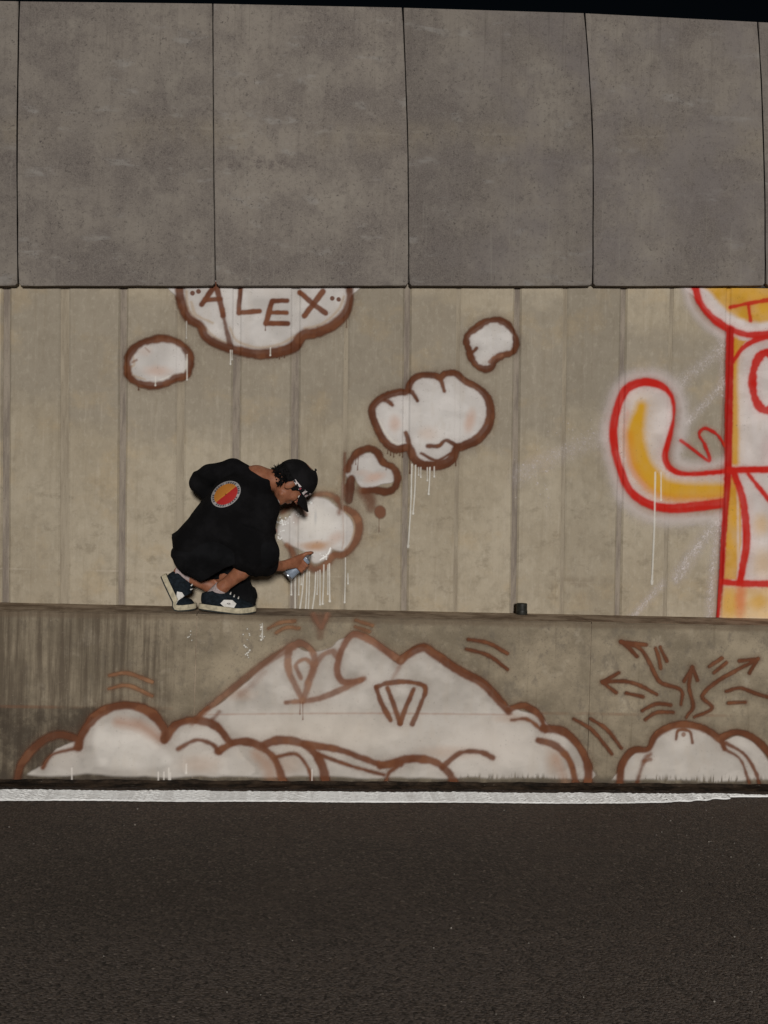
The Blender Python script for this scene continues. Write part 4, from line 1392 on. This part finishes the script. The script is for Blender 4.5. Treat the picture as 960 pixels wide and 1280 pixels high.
# joints: surveyed in the photograph and given their depth in front of the wall
pelvis, belly, chest = P(252, 684, -.33), P(275, 653, -.34), P(303, 618, -.335)
neck0, headc = P(321, 597, -.30), P(366, 603, -.27)
lsh, lel, lwr = P(286, 590, -.25), P(250, 603, -.20), P(282, 640, -.13)
rsh, rel, rwr = P(331, 634, -.37), P(317, 703, -.43), P(352, 708, -.275)
rhip, rkn, rank = P(262, 690, -.38), P(330, 692, -.42), P(265.5, 744, -.333)
lhip = P(258, 688, -.27)
lkn = P(304, 740, -.17); lkn[2] = L + 0.072
lank = P(224, 716, -.225)

# head frame: forward, left, up
up = Vector((0.89, -0.06, 0.44)).normalized()
fw = Vector((0.42, 0.24, -0.86))
fw = (fw - up * fw.dot(up)).normalized()
lf = up.cross(fw)
HM = np.array([fw, lf, up])                       # rows


def H(x, y, z):
    return headc + HM[0] * x + HM[1] * y + HM[2] * z


# can and hand frame
can0, can1 = P(360, 719.5, -.185), P(385.5, 695.5, -.165)
cax = (can1 - can0) / np.linalg.norm(can1 - can0)
e0 = np.array([0, -1.0, 0]); e0 = e0 - cax * (e0 @ cax); e0 /= np.linalg.norm(e0)
e1 = np.cross(e0, cax)
if e1[2] > 0: e1 = -e1
cc = (can0 + can1) / 2
CANR = 0.030


def C(s_, ang, r):
    a = math.radians(ang)
    return cc + cax * s_ + (e0 * math.cos(a) + e1 * math.sin(a)) * r


body = [
    cap_(pelvis, .09, belly, .09, .03), cap_(belly, .09, chest, .10, .03), cap_(chest, .09, neck0, .055, .03),
    cap_(lsh, .05, neck0, .05, .03), cap_(rsh, .05, neck0, .05, .03),
    cap_(lsh, .042, lel, .034), cap_(lel, .034, lwr, .025), cap_(rsh, .042, rel, .034), cap_(rel, .036, (rel + rwr) / 2, .035), cap_((rel + rwr) / 2, .035, rwr, .026),
    cap_(rhip, .07, rkn, .05), cap_(lhip, .065, lkn, .048),
    cap_(rkn, .044, rank * .45 + rkn * .55, .039), cap_(rank * .45 + rkn * .55, .039, rank * .8 + rkn * .2, .031), cap_(rank * .8 + rkn * .2, .033, rank, .027), cap_(rank, .027, rank + np.array([.06, 0, -.03]), .026),
    cap_(lkn, .045, lank * .5 + lkn * .5, .043), cap_(lank * .5 + lkn * .5, .041, lank * .85 + lkn * .15, .033), cap_(lank * .85 + lkn * .15, .033, lank, .028), cap_(lank, .028, lank + np.array([.01, 0, -.06]), .027),
    # neck and head
    cap_(neck0, .058, H(-.035, 0, -.06), .055, .02),
    ('e', H(-.012, 0, .028), HM, (.098, .076, .092), .02),
    ('e', H(.030, 0, -.040), HM, (.060, .056, .076), .02),
    cap_(H(.062, -.012, -.100), .020, H(.062, .012, -.100), .020, .015),
    cap_(H(.02, -.048, -.075), .014, H(.058, -.018, -.100), .014, .015), cap_(H(.02, .048, -.075), .014, H(.058, .018, -.100), .014, .015),
    cap_(H(.086, 0, .012), .0075, H(.110, 0, -.026), .010, .008), cap_(H(.098, -.012, -.030), .008, H(.098, .012, -.030), .008, .006),
    cap_(H(.078, -.038, .022), .011, H(.086, 0, .020), .010, .01), cap_(H(.078, .038, .022), .011, H(.086, 0, .020), .010, .01),
    ('e', H(.058, -.040, -.028), HM, (.026, .018, .024), .012), ('e', H(.058, .040, -.028), HM, (.026, .018, .024), .012),
    cap_(H(.084, -.018, -.058), .007, H(.091, 0, -.056), .0078, .005), cap_(H(.084, .018, -.058), .007, H(.091, 0, -.056), .0078, .005),
    cap_(H(.082, -.015, -.070), .007, H(.088, 0, -.071), .008, .004), cap_(H(.082, .015, -.070), .007, H(.088, 0, -.071), .008, .004),
    ('e', H(-.012, -.076, -.016), HM, (.020, .009, .031), .004), ('e', H(-.012, .076, -.016), HM, (.020, .009, .031), .004),
]
# hand: metacarpals to four knuckles, fingers closed round the can, index on the nozzle, thumb along the side
gap = CANR + .009
kn = [(0.048, -34, .0112), (0.028, -30, .0112), (0.008, -22, .0106), (-0.011, -12, .0095)]      # index, middle, ring, little
for s_, an, r in kn:
    K = C(s_, an, gap + .006)
    body.append(cap_(rwr + e0 * .004 + cax * (s_ * .35), .017, K, r + .0035, .014))
nozzle = cc + cax * 0.098
body += [cap_(C(.048, -34, gap + .006), .0112, C(.072, -26, gap + .010), .0100, .004), cap_(C(.072, -26, gap + .010), .0100, C(.094, -10, gap), .0090, .003),
         cap_(C(.094, -10, gap), .0088, C(.103, 0, .014), .0078, .003)]
for s_, an, r in kn[1:]:
    tip = 168 if r > .0095 else 150
    st = [an + (tip - an) * t for t in (0, .36, .70, 1)]
    pts = [C(s_ + .002 * i, a, gap + (.006 if i == 0 else .001)) for i, a in enumerate(st)]
    for i in range(3):
        body.append(cap_(pts[i], r - .0006 * i, pts[i + 1], r - .0006 * (i + 1), .003))
tb = rwr * .55 + C(0.0, -30, gap + .006) * .45
body += [cap_(tb, .014, C(.022, -75, gap + .003), .0115, .008), cap_(C(.022, -75, gap + .003), .0115, C(.042, -115, gap), .0095, .003), cap_(C(.042, -115, gap), .0095, C(.056, -145, gap - .001), .008, .003)]

person = sm_obj('person', sdf_mesh(body, 0.0042), M_SKIN, None, None, 1)
tag(person, 'person in black clothes and cap crouching on the ledge, spraying a white cloud', 'person')

for s_ in (-1, 1):
    sp = [(H(.0745, .031 * s_, .002) + HM[0] * .013 * math.cos(a) * math.cos(b) + HM[1] * .013 * math.sin(b) + HM[2] * .013 * math.sin(a) * math.cos(b)) for a in np.linspace(0, 2 * math.pi, 12, endpoint=False) for b in np.linspace(-1.5, 1.5, 7)]
    fs = [(i * 7 + j, ((i + 1) % 12) * 7 + j, ((i + 1) % 12) * 7 + j + 1, i * 7 + j + 1) for i in range(12) for j in range(6)]
    ey = mesh_obj('eye', sp, fs, M_WHITE, person, True)
    ip = [H(.0745, .031 * s_, .002) + HM[0] * .0134 + HM[1] * .0055 * math.cos(a) + HM[2] * .0055 * math.sin(a) for a in np.linspace(0, 2 * math.pi, 12, endpoint=False)]
    mesh_obj('iris', ip, [tuple(range(12))], M_HAIR, ey)

# ---- clothes
def folds(amp, sc, seed):
    """soft ridges that run across the cloth, warped so that no two are alike"""
    def fn(X, Y, Z):
        wx = vnoise(X + Y * .6, Z + Y * .5, sc, seed)
        wz = vnoise(X - Y * .4, Z - Y * .3, sc * .7, seed + 9)
        u = (X * .55 + Z * .85 + Y * .2) * 26 + wx * 5.5
        v = (X * .8 - Z * .6 + Y * .4) * 19 + wz * 5.0
        r1 = (1 - np.abs(np.sin(u))) ** 2
        r2 = (1 - np.abs(np.sin(v))) ** 2
        return -amp * (r1 * sstep(.35, .75, wz) + r2 * sstep(.4, .8, wx)) + amp * .4
    return fn


hem = P(220, 674, -.33)
jk = [
    cap_(P(247, 681, -.33), .132, belly, .140, .03), cap_(belly, .142, P(298, 628, -.335), .146, .03), cap_(P(298, 626, -.335), .145, P(314, 608, -.31), .088, .04),
    cap_(P(292, 588, -.26), .068, P(317, 602, -.30), .068, .03), cap_(rsh, .072, P(317, 604, -.30), .068, .03),
    cap_(P(289, 589, -.26), .066, P(262, 594, -.22), .061, .02), cap_(P(262, 594, -.22), .060, P(249, 604, -.20), .055, .02), cap_(P(249, 604, -.20), .055, lwr, .05, .02),
    cap_(rsh, .078, P(322, 672, -.40), .084, .03), cap_(P(322, 672, -.40), .082, P(316, 693, -.42), .092, .03), cap_(P(314, 694, -.42), .090, P(334, 706, -.36), .062, .03),
    cap_(P(324, 700, -.38), .080, P(329, 688, -.38), .085, .03),
    cap_(P(316, 604, -.31), .066, P(330, 606, -.31), .056, .02),
    cap_(P(290, 670, -.38), .11, P(305, 690, -.40), .10, .03),
    cap_(P(222, 672, -.33), .036, P(230, 690, -.33), .05, .012), cap_(P(216, 668, -.34), .012, P(226, 676, -.34), .02, .006),
]
n_cut = Vector(P(352, 716, -.27) - P(318, 700, -.40)).normalized()
c_cut = Vector(P(341, 710, -.33))


def jcut(F, X, Y, Z):
    # the wide sleeve ends in an open cuff
    s_ = (X - c_cut.x) * n_cut.x + (Y - c_cut.y) * n_cut.y + (Z - c_cut.z) * n_cut.z
    w_ = P(352, 708, -.3)
    near = (X > P(334, 690, -.35)[0]) & (Z < P(340, 690, -.35)[2])
    F = np.where(near, np.maximum(F, s_), F)
    # neckline
    nn = Vector(HM[2] * .7 + HM[0] * .1) .normalized()
    c0 = P(331, 592, -.29)
    ax_ = np.array([.93, 0, .1])
    dn = np.sqrt((X - P(347, 604, -.29)[0]) ** 2 + (Y + .29) ** 2 + (Z - P(347, 604, -.29)[2]) ** 2)
    return np.maximum(F, .066 - dn)


jacket = sm_obj('jacket', sdf_mesh(jk, 0.006, cut=jcut, disp=folds(.013, 6, 2)), M_JACKET, person, None, 2)
sh = [
    cap_(P(248, 690, -.33), .125, P(262, 694, -.34), .115, .03),
    cap_(rhip, .10, rkn, .080, .03), cap_(rkn, .078, rkn * .8 + rank * .2, .070, .02),
    cap_(lhip, .10, P(292, 722, -.20), .085, .03), cap_(P(292, 722, -.20), .08, lkn, .071, .02), cap_(lkn, .071, lkn * .72 + lank * .28, .062, .02),
    cap_(P(240, 695, -.32), .10, P(262, 706, -.30), .085, .03), cap_(P(256, 704, -.34), .09, P(290, 702, -.36), .075, .03),
]


def scut(F, X, Y, Z):
    F = np.maximum(F, (L + .001) - Z)
    for a, b, t, rad in ((rkn, rank, .38, .09), (lkn, lank, .42, .085)):
        ax_ = (b - a) / np.linalg.norm(b - a)
        o_ = a + (b - a) * t
        s_ = (X - o_[0]) * ax_[0] + (Y - o_[1]) * ax_[1] + (Z - o_[2]) * ax_[2]
        q = np.sqrt((X - o_[0] - s_ * ax_[0]) ** 2 + (Y - o_[1] - s_ * ax_[1]) ** 2 + (Z - o_[2] - s_ * ax_[2]) ** 2)
        F = np.where((q < rad) & (s_ > -.02) & (Z < P(260, 700, -.3)[2]), np.maximum(F, s_), F)
    return F


shorts = sm_obj('trousers', sdf_mesh(sh, 0.006, cut=scut, disp=folds(.009, 8, 6)), M_SHORTS, person, None, 2)
shorts['label'] = 'black knee length trousers'

# ---- round emblem on the back of the jacket
bv = BVHTree.FromObject(jacket, bpy.context.evaluated_depsgraph_get())


def emblem():
    cx, cy, rx, ry, ang = 282.5, 618, 20.0, 14.2, R(-36)
    NR, NA = 22, 96
    vs, cols = [], []
    g = np.random.default_rng(9)
    for i in range(NR + 1):
        for a in range(NA):
            t = 2 * math.pi * a / NA
            r = i / NR
            ux, uy = r * math.cos(t) * rx, r * math.sin(t) * ry
            px, py = cx + ux * math.cos(ang) - uy * math.sin(ang), cy + ux * math.sin(ang) + uy * math.cos(ang)
            tgt = Vector(P(px, py, -.4))
            d = (tgt - Vector(CAM)).normalized()
            hit = bv.ray_cast(Vector(CAM), d)
            p = hit[0] if hit[0] is not None else tgt
            nrm = hit[1] if hit[1] is not None else -d
            if nrm.dot(d) > 0: nrm = -nrm
            vs.append(p + nrm * 0.0025)
            if r > 0.94: c = (0.30, 0.285, 0.28)
            elif r > 0.80:
                k = int((a / NA) * 30)
                ink = (k % 5 != 4) and (a % 3 != 0) and (0.81 < r < 0.93)
                c = (0.06, 0.055, 0.06) if ink else (0.32, 0.30, 0.295)
            elif r > 0.775: c = (0.02, 0.02, 0.02)
            else:
                # diagonal split: orange above, red below
                sd_ = (px - cx) * 0.62 + (py - cy) * 0.78
                c = (0.42, 0.16, 0.025) if sd_ < -1.0 else ((0.46, 0.19, 0.03) if sd_ < 0.3 else (0.36, 0.018, 0.016))
            cols.append((*c, 1))
    fs = [(i * NA + a, i * NA + (a + 1) % NA, (i + 1) * NA + (a + 1) % NA, (i + 1) * NA + a) for i in range(1, NR) for a in range(NA)]
    fs += [(0, NA + a, NA + (a + 1) % NA) for a in range(NA)]
    t = NT('printed_emblem')
    t.done(t.n('VertexColor', layer_name='print').outputs['Color'], 0.7, 0.2)
    o = mesh_obj('emblem', vs, fs, t.m, jacket, True)
    at = o.data.color_attributes.new('print', 'FLOAT_COLOR', 'POINT')
    at.data.foreach_set('color', np.array(cols, np.float32).ravel())
    o['label'] = 'oval patch with orange and red halves in a white lettered ring'


emblem()
tube('drawstring', [P(347, 625, -.34), P(348.5, 628, -.345), P(349, 632, -.345)], .004, M_WHITE, jacket)

# ---- hair: a close cap of hair with stiff tufts at the nape
hp = [('e', H(-.020, 0, .018), HM, (.100, .083, .085), .01), ('e', H(-.075, 0, -.030), HM, (.035, .058, .045), .02)]


def hcut(F, X, Y, Z):
    q = [(X - headc[0]) * HM[i][0] + (Y - headc[1]) * HM[i][1] + (Z - headc[2]) * HM[i][2] for i in range(3)]
    line = np.where(q[0] > -.025, -q[2] + .015 - (q[0] + .025) * .2, -q[2] - .035)
    line = np.where((np.abs(q[1]) > .05) & (q[0] > .005) & (q[0] < .03), -q[2] - .02, line)
    return np.maximum(np.maximum(F, line), q[0] - .05)


hair = sm_obj('hair', sdf_mesh(hp, 0.0045, cut=hcut, disp=lambda X, Y, Z: .003 * np.sin(220 * (vnoise(X + Y, Z, 30, 3) * .02 + Y))), M_HAIR, person)
g = np.random.default_rng(12)
vs, fs = [], []
for k in range(230):
    th, zz = g.uniform(-1.35, 1.35), g.uniform(-.07, .012)
    b = H(-.012 - .092 * math.cos(th), .078 * math.sin(th), zz)
    out = -HM[0] * math.cos(th) * g.uniform(.4, 1.0) + HM[1] * math.sin(th) * .8 + HM[2] * g.uniform(-.8, .35) + g.normal(0, .25, 3)
    out /= np.linalg.norm(out)
    ln = g.uniform(.018, .040)
    s1 = np.cross(out, [.3, .5, .8]); s1 /= np.linalg.norm(s1)
    s2 = np.cross(out, s1)
    n0 = len(vs)
    w_ = .006
    b = b - out * .010
    vs += [b + s1 * w_, b - s1 * w_ * .5 + s2 * w_, b - s1 * w_ * .5 - s2 * w_, b + out * ln + g.normal(0, .003, 3)]
    fs += [(n0, n0 + 1, n0 + 3), (n0 + 1, n0 + 2, n0 + 3), (n0 + 2, n0, n0 + 3), (n0, n0 + 2, n0 + 1)]
tuft = mesh_obj('hair_tuft', vs, fs, M_HAIR, hair)
tuft['kind'] = 'stuff'

# ---- baseball cap
def cap_pt(t, v, off=0.0):
    """t round the head from the front, v 0 rim .. 1 crown"""
    rx, ry, rz = .112 + off, .091 + off, .098 + off
    el = v * math.pi / 2
    seam = 1 - .012 * (abs(math.cos(3 * t)) ** 24) * (1 - v)
    rim = .026 - .020 * (0.5 - 0.5 * math.cos(t))
    cr = math.cos(el) ** .82
    return H(-.010 + rx * math.cos(t) * cr * seam, ry * math.sin(t) * cr * seam, rim + (rz + .012) * math.sin(el))


NTt, NV = 60, 16
vs = [cap_pt(2 * math.pi * a / NTt, v / NV) for v in range(NV + 1) for a in range(NTt)]
vs += [cap_pt(2 * math.pi * a / NTt, v / NV, -.003) for v in range(NV + 1) for a in range(NTt)]
fs = []
off = (NV + 1) * NTt
for v in range(NV):
    for a in range(NTt):
        b = (a + 1) % NTt
        fs.append((v * NTt + a, v * NTt + b, (v + 1) * NTt + b, (v + 1) * NTt + a))
        fs.append((off + v * NTt + b, off + v * NTt + a, off + (v + 1) * NTt + a, off + (v + 1) * NTt + b))
for a in range(NTt):
    b = (a + 1) % NTt
    fs.append((b, a, off + a, off + b))
cap = mesh_obj('cap', vs, fs, M_CAP, person, True)
cap['label'] = 'black baseball cap with pink and white splotched edge'
bt = H(-.010, 0, .138)
mesh_obj('button', [bt + HM[0] * .008 * math.cos(a) * c + HM[1] * .008 * math.sin(a) * c + HM[2] * hgt for hgt, c in ((-.004, 1), (.002, .9), (.005, .4)) for a in np.linspace(0, 6.2832, 10, endpoint=False)],
         [(i * 10 + j, i * 10 + (j + 1) % 10, (i + 1) * 10 + (j + 1) % 10, (i + 1) * 10 + j) for i in range(2) for j in range(10)] + [tuple(range(20, 30))], M_CAP, cap, True)
# splotched lower band, thicker towards the brim
vs, fs = [], []
NB = 40
for i in range(NB + 1):
    t = -1.75 + 3.5 * i / NB
    hgt = .05 + .20 * (0.5 + 0.5 * math.cos(t * 1.6))
    for v in (-.02, hgt * .5, hgt):
        vs.append(cap_pt(t, v, .0022))
for i in range(NB):
    for j in range(2):
        fs.append((i * 3 + j, (i + 1) * 3 + j, (i + 1) * 3 + j + 1, i * 3 + j + 1))
mesh_obj('cap_band', vs, fs, M_SPLOTCH, cap, True)
# brim
vs, fs = [], []
NA, NR = 28, 8
for side in (0, 1):
    for i in range(NA + 1):
        t = -1.02 + 2.04 * i / NA
        p0 = cap_pt(t, .0)
        for j in range(NR + 1):
            r = j / NR
            ext = .078 * (math.cos(t * 1.25) ** .6 if math.cos(t * 1.25) > 0 else 0)
            q = p0 + HM[0] * ext * r + HM[2] * (-.020 * r - .020 * (math.sin(t) ** 2) * r * 1.6 + .004 - .004 * side)
            q = q + HM[1] * (.018 * math.sin(t) * r)
            vs.append(q)
n1 = (NA + 1) * (NR + 1)
for i in range(NA):
    for j in range(NR):
        a = i * (NR + 1) + j
        fs.append((a, a + NR + 1, a + NR + 2, a + 1))
        fs.append((n1 + a + 1, n1 + a + NR + 2, n1 + a + NR + 1, n1 + a))
    a = i * (NR + 1) + NR
    fs.append((a, a + NR + 1, n1 + a + NR + 1, n1 + a))
brim = mesh_obj('brim', vs, fs, M_CAP, cap, True)
brim.data.materials.append(M_SPLOTCH)
for k, p in enumerate(brim.data.polygons):
    if all(v >= n1 for v in p.vertices):
        p.material_index = 1


# ---- sneakers
def make_shoe(origin, yawd, bend, ball=0.195, lift=0.0):
    cy, sy = math.cos(R(yawd)), math.sin(R(yawd))
    th = R(bend)

    def xf(v):
        v = np.array(v, float)
        x, y, z = v[:, 0].copy(), v[:, 1].copy(), v[:, 2].copy()
        d = ball - x
        t = np.clip(d / 0.05, 0, 1)                        # smooth roll over the ball of the foot
        a = th * t
        m = d > 0
        # rotate the rear part up about the ball
        nx = ball - d * np.cos(a) - z * np.sin(a) * -1.0
        nz = d * np.sin(a) + z * np.cos(a)
        nx = np.where(m, ball - d * np.cos(a) + z * np.sin(a), x)
        nz = np.where(m, nz, z)
        X = origin[0] + nx * cy - y * sy
        Y = origin[1] + nx * sy + y * cy
        return np.stack([X, Y, nz + L + .002 + lift], 1)

    up_ = [cap_((.040, 0, .052), .040, (.115, 0, .050), .041, .02), cap_((.115, 0, .046), .043, (.19, 0, .036), .044, .02), cap_((.19, 0, .034), .044, (.243, 0, .028), .038, .02),
           cap_((.040, 0, .085), .040, (.075, 0, .085), .042, .02), cap_((.088, 0, .096), .037, (.16, 0, .052), .036, .03)]

    def ucut(F, X, Y, Z):
        F = np.maximum(F, .018 - Z)
        F = np.maximum(F, Z - (.106 + (X - .05) * .42))
        q = np.sqrt(((X - .060) / 1.25) ** 2 + Y ** 2)
        return np.maximum(F, np.where(Z > .075, .031 - q, F))

    upper = sm_obj('shoe', sdf_mesh(up_, 0.0045, cut=ucut), M_SHOE, person, xf, 1)

    def outline(n=48, grow=0.0):
        pts = []
        for i in range(n):
            t = 2 * math.pi * i / n
            x = .142 + (.147 + grow) * math.cos(t)
            wdt = (.043 + .009 * math.sin((x - .03) * 11) + grow)
            pts.append((x, wdt * math.copysign(abs(math.sin(t)) ** .62, math.sin(t))))
        return pts

    def slab(name, z0, z1, grow, mat, parent):
        ol = outline(48, grow)
        vs, fs = [], []
        zs = [z0, (z0 + z1) / 2, z1]
        # grid fill: strips between mirrored points so that the slab can bend
        for k, z in enumerate(zs):
            gi = [0, .0015, -.001][k]
            for x, y in ol:
                vs.append((x, y * (1 + gi * 10), z + (.010 * max(0, (x - .2) / .09) ** 2 if True else 0)))
        n = len(ol)
        for k in range(2):
            for i in range(n):
                fs.append((k * n + i, k * n + (i + 1) % n, (k + 1) * n + (i + 1) % n, (k + 1) * n + i))
        for i in range(n // 2):
            a, b, c, d_ = i, i + 1, n - 1 - i, (n - i) % n
            q = (a, b, c, d_)
            if len(set(q)) < 4:
                q = tuple(dict.fromkeys(q))
            if len(q) > 2:
                fs.append(q[::-1])
                fs.append(tuple(2 * n + v for v in q))
        return mesh_obj(name, xf(vs).tolist(), fs, mat, parent)

    slab('midsole', .006, .032, .003, M_SOLE, upper)
    slab('outsole', -.001, .006, .001, M_OUT, upper)
    bvh = BVHTree.FromObject(upper, bpy.context.evaluated_depsgraph_get())

    def on_side(pts2, side, lift_=.002):
        out = []
        for x, z in pts2:
            a = Vector(xf([(x, side * .2, z)])[0])
            b = Vector(xf([(x, 0, z)])[0])
            h_ = bvh.ray_cast(a, (b - a).normalized())
            p = h_[0] if h_[0] is not None else b
            out.append(p + (a - b).normalized() * lift_)
        return out
    # white hexagonal side panel, both sides
    for side in (-1, 1):
        hx = [(.118, .068), (.164, .072), (.188, .056), (.176, .034), (.122, .033), (.102, .047)]
        cx_, cz_ = .145, .051
        ring = []
        for k in range(7):
            r = k / 6
            for i in range(24):
                f_ = i / 24 * 6
                a, b = hx[int(f_)], hx[(int(f_) + 1) % 6]
                t = f_ - int(f_)
                x, z = a[0] + (b[0] - a[0]) * t, a[1] + (b[1] - a[1]) * t
                ring.append((cx_ + (x - cx_) * r, cz_ + (z - cz_) * r))
        pv = on_side(ring, side, .003)
        fs = [(24 * k + i, 24 * k + (i + 1) % 24, 24 * k + 24 + (i + 1) % 24, 24 * k + 24 + i) for k in range(1, 6) for i in range(24)] + [(0, 24 + i, 24 + (i + 1) % 24) for i in range(24)]
        mesh_obj('side_patch', pv, fs, M_WHITE, upper, True)
    # laces across the tongue
    for k in range(4):
        x = .112 + .022 * k
        z = .125 - .018 * k
        pts = []
        for i in range(9):
            y = -.026 + .052 * i / 8
            a = Vector(xf([(x + .03, y, z + .05)])[0])
            b = Vector(xf([(x, y, z - .06)])[0])
            h_ = bvh.ray_cast(a, (b - a).normalized())
            if h_[0] is not None:
                pts.append(h_[0] + h_[1] * .002)
        if len(pts) > 3:
            tube('lace', pts, .0036, M_WHITE, upper, 6)
    return upper


pr = P(251, 760, -.335)
make_shoe((pr[0] - .006, -.335), 2, 5.5)
pl = P(245, 760, -.225)
make_shoe((pl[0] - .289, -.225), 0, 62)
for a_, k_ in ((rank, rkn), (lank, lkn)):
    ax_ = (k_ - a_) / np.linalg.norm(k_ - a_)
    s1 = np.cross(ax_, [0, 1.0, 0]); s1 /= np.linalg.norm(s1)
    s2 = np.cross(ax_, s1)
    ring, NSg = [], 22
    for rr, dd in ((.030, -.02), (.0345, .02), (.0365, .046), (.0375, .058), (.0355, .063), (.030, .060)):
        for i in range(NSg):
            t = 2 * math.pi * i / NSg
            ring.append(a_ + ax_ * (dd + .006 * math.cos(t * 2 + 1)) + (s1 * math.cos(t) + s2 * math.sin(t)) * rr)
    mesh_obj('sock', ring, [(k * NSg + i, k * NSg + (i + 1) % NSg, (k + 1) * NSg + (i + 1) % NSg, (k + 1) * NSg + i) for k in range(5) for i in range(NSg)], M_SOCK, person, True)
# ================================================================== small things
def lathe(name, prof, mat, parent, org, axis, seg=32):
    ax_ = Vector(axis).normalized()
    a = ax_.orthogonal().normalized()
    b = ax_.cross(a)
    vs = [Vector(org) + ax_ * z + (a * math.cos(2 * math.pi * i / seg) + b * math.sin(2 * math.pi * i / seg)) * r for r, z in prof for i in range(seg)]
    fs = [(k * seg + i, k * seg + (i + 1) % seg, (k + 1) * seg + (i + 1) % seg, (k + 1) * seg + i) for k in range(len(prof) - 1) for i in range(seg)]
    o = mesh_obj(name, vs, fs, mat, parent, True)
    return o


M_TIN = plain('bare_tin', (0.40, 0.42, 0.45), 0.32, 0.5, 0.85, 0.15, 30)
M_CANL = plain('pale_blue_print', (0.24, 0.29, 0.36), 0.45, 0.4, 0.1, 0.2, 25)
M_NOZ = plain('dark_plastic', (0.02, 0.02, 0.022), 0.45, 0.4, 0, 0.3, 50)
can = empty('spray_can', tuple(cc - cax * .085))
tag(can, 'pale blue and silver spray can gripped in the right hand of the crouching person', 'spray can')
o0 = cc - cax * .085
r_ = CANR
lathe('can_body', [(r_ - .002, .004), (r_, .006), (r_, .142), (r_ - .002, .146)], M_CANL, can, o0, cax)
lathe('base_rim', [(.002, .006), (r_ - .006, .004), (r_ - .003, .0), (r_ + .0008, .001), (r_ + .0008, .012), (r_, .013)], M_TIN, can, o0, cax)
lathe('dome', [(r_ + .0005, .142), (r_ + .0005, .148), (r_ - .004, .151), (.018, .163), (.0125, .165), (.0125, .169), (.001, .170)], M_TIN, can, o0, cax)
lathe('nozzle', [(.0065, .168), (.0065, .178), (.0055, .181), (.001, .182)], M_NOZ, can, o0, cax, 16)

# spray can lid left standing on the ledge
lc_ = P(652, 768, -.06)
M_LID = plain('black_lid_plastic', (0.016, 0.016, 0.013), 0.5, 0.35, 0, 0.4, 60)
lid = empty('can_lid', (lc_[0], -.06, Z_LEDGE + .004))
tag(lid, 'small black spray can lid standing alone on the ledge', 'can lid')
b0 = (lc_[0], -.06, Z_LEDGE + .004)
lathe('lid_shell', [(.031, 0), (.0318, .002), (.0315, .020), (.0315, .022), (.030, .0235), (.0298, .058), (.027, .062), (.001, .063)], M_LID, lid, b0, (0, 0, 1))
lathe('inner_ring', [(.020, .002), (.020, .05), (.018, .05), (.018, .002)], M_LID, lid, b0, (0, 0, 1))

# chips of paint and grit on the carriageway
g = np.random.default_rng(21)
vs, fs = [], []
spots = [(169, 1031), (192, 1072), (320, 1077), (172, 1011), (155, 1032), (564, 1160), (893, 1252), (940, 1240), (952, 1197), (918, 1171), (916, 1195), (604, 1102), (852, 1114), (630, 1013)]
spots += [(825 + g.normal(0, 1) * 6 + k * 6, 1028 + k * 2.2 + g.normal(0, 1) * 8) for k in range(22)]
spots += [(g.uniform(0, 960), g.uniform(1008, 1275)) for _ in range(26)]
for px, py in spots:
    p = PZ(px, py, .004)
    r = g.uniform(.0015, .0042) * (1.4 if (px, py) in spots[:14] else 1)
    n0 = len(vs)
    pts = [p + np.array([r * g.uniform(.6, 1.2) * sx, r * g.uniform(.6, 1.2) * sy, r * .7 * sz]) for sx, sy, sz in ((1, 0, 0), (-1, 0, 0), (0, 1, 0), (0, -1, 0), (0, 0, 1), (0, 0, -1))]
    vs += pts
    fs += [(n0 + a, n0 + b, n0 + c) for a, b, c in ((0, 2, 4), (2, 1, 4), (1, 3, 4), (3, 0, 4), (2, 0, 5), (1, 2, 5), (3, 1, 5), (0, 3, 5))]
grit = mesh_obj('grit', vs, fs, plain('pale_grit', (0.36, 0.33, 0.29), 0.9, 0.2, 0, 0.4, 20), None)
tag(grit, 'scattered pale chips and grit lying on the asphalt', 'grit', kind='stuff')
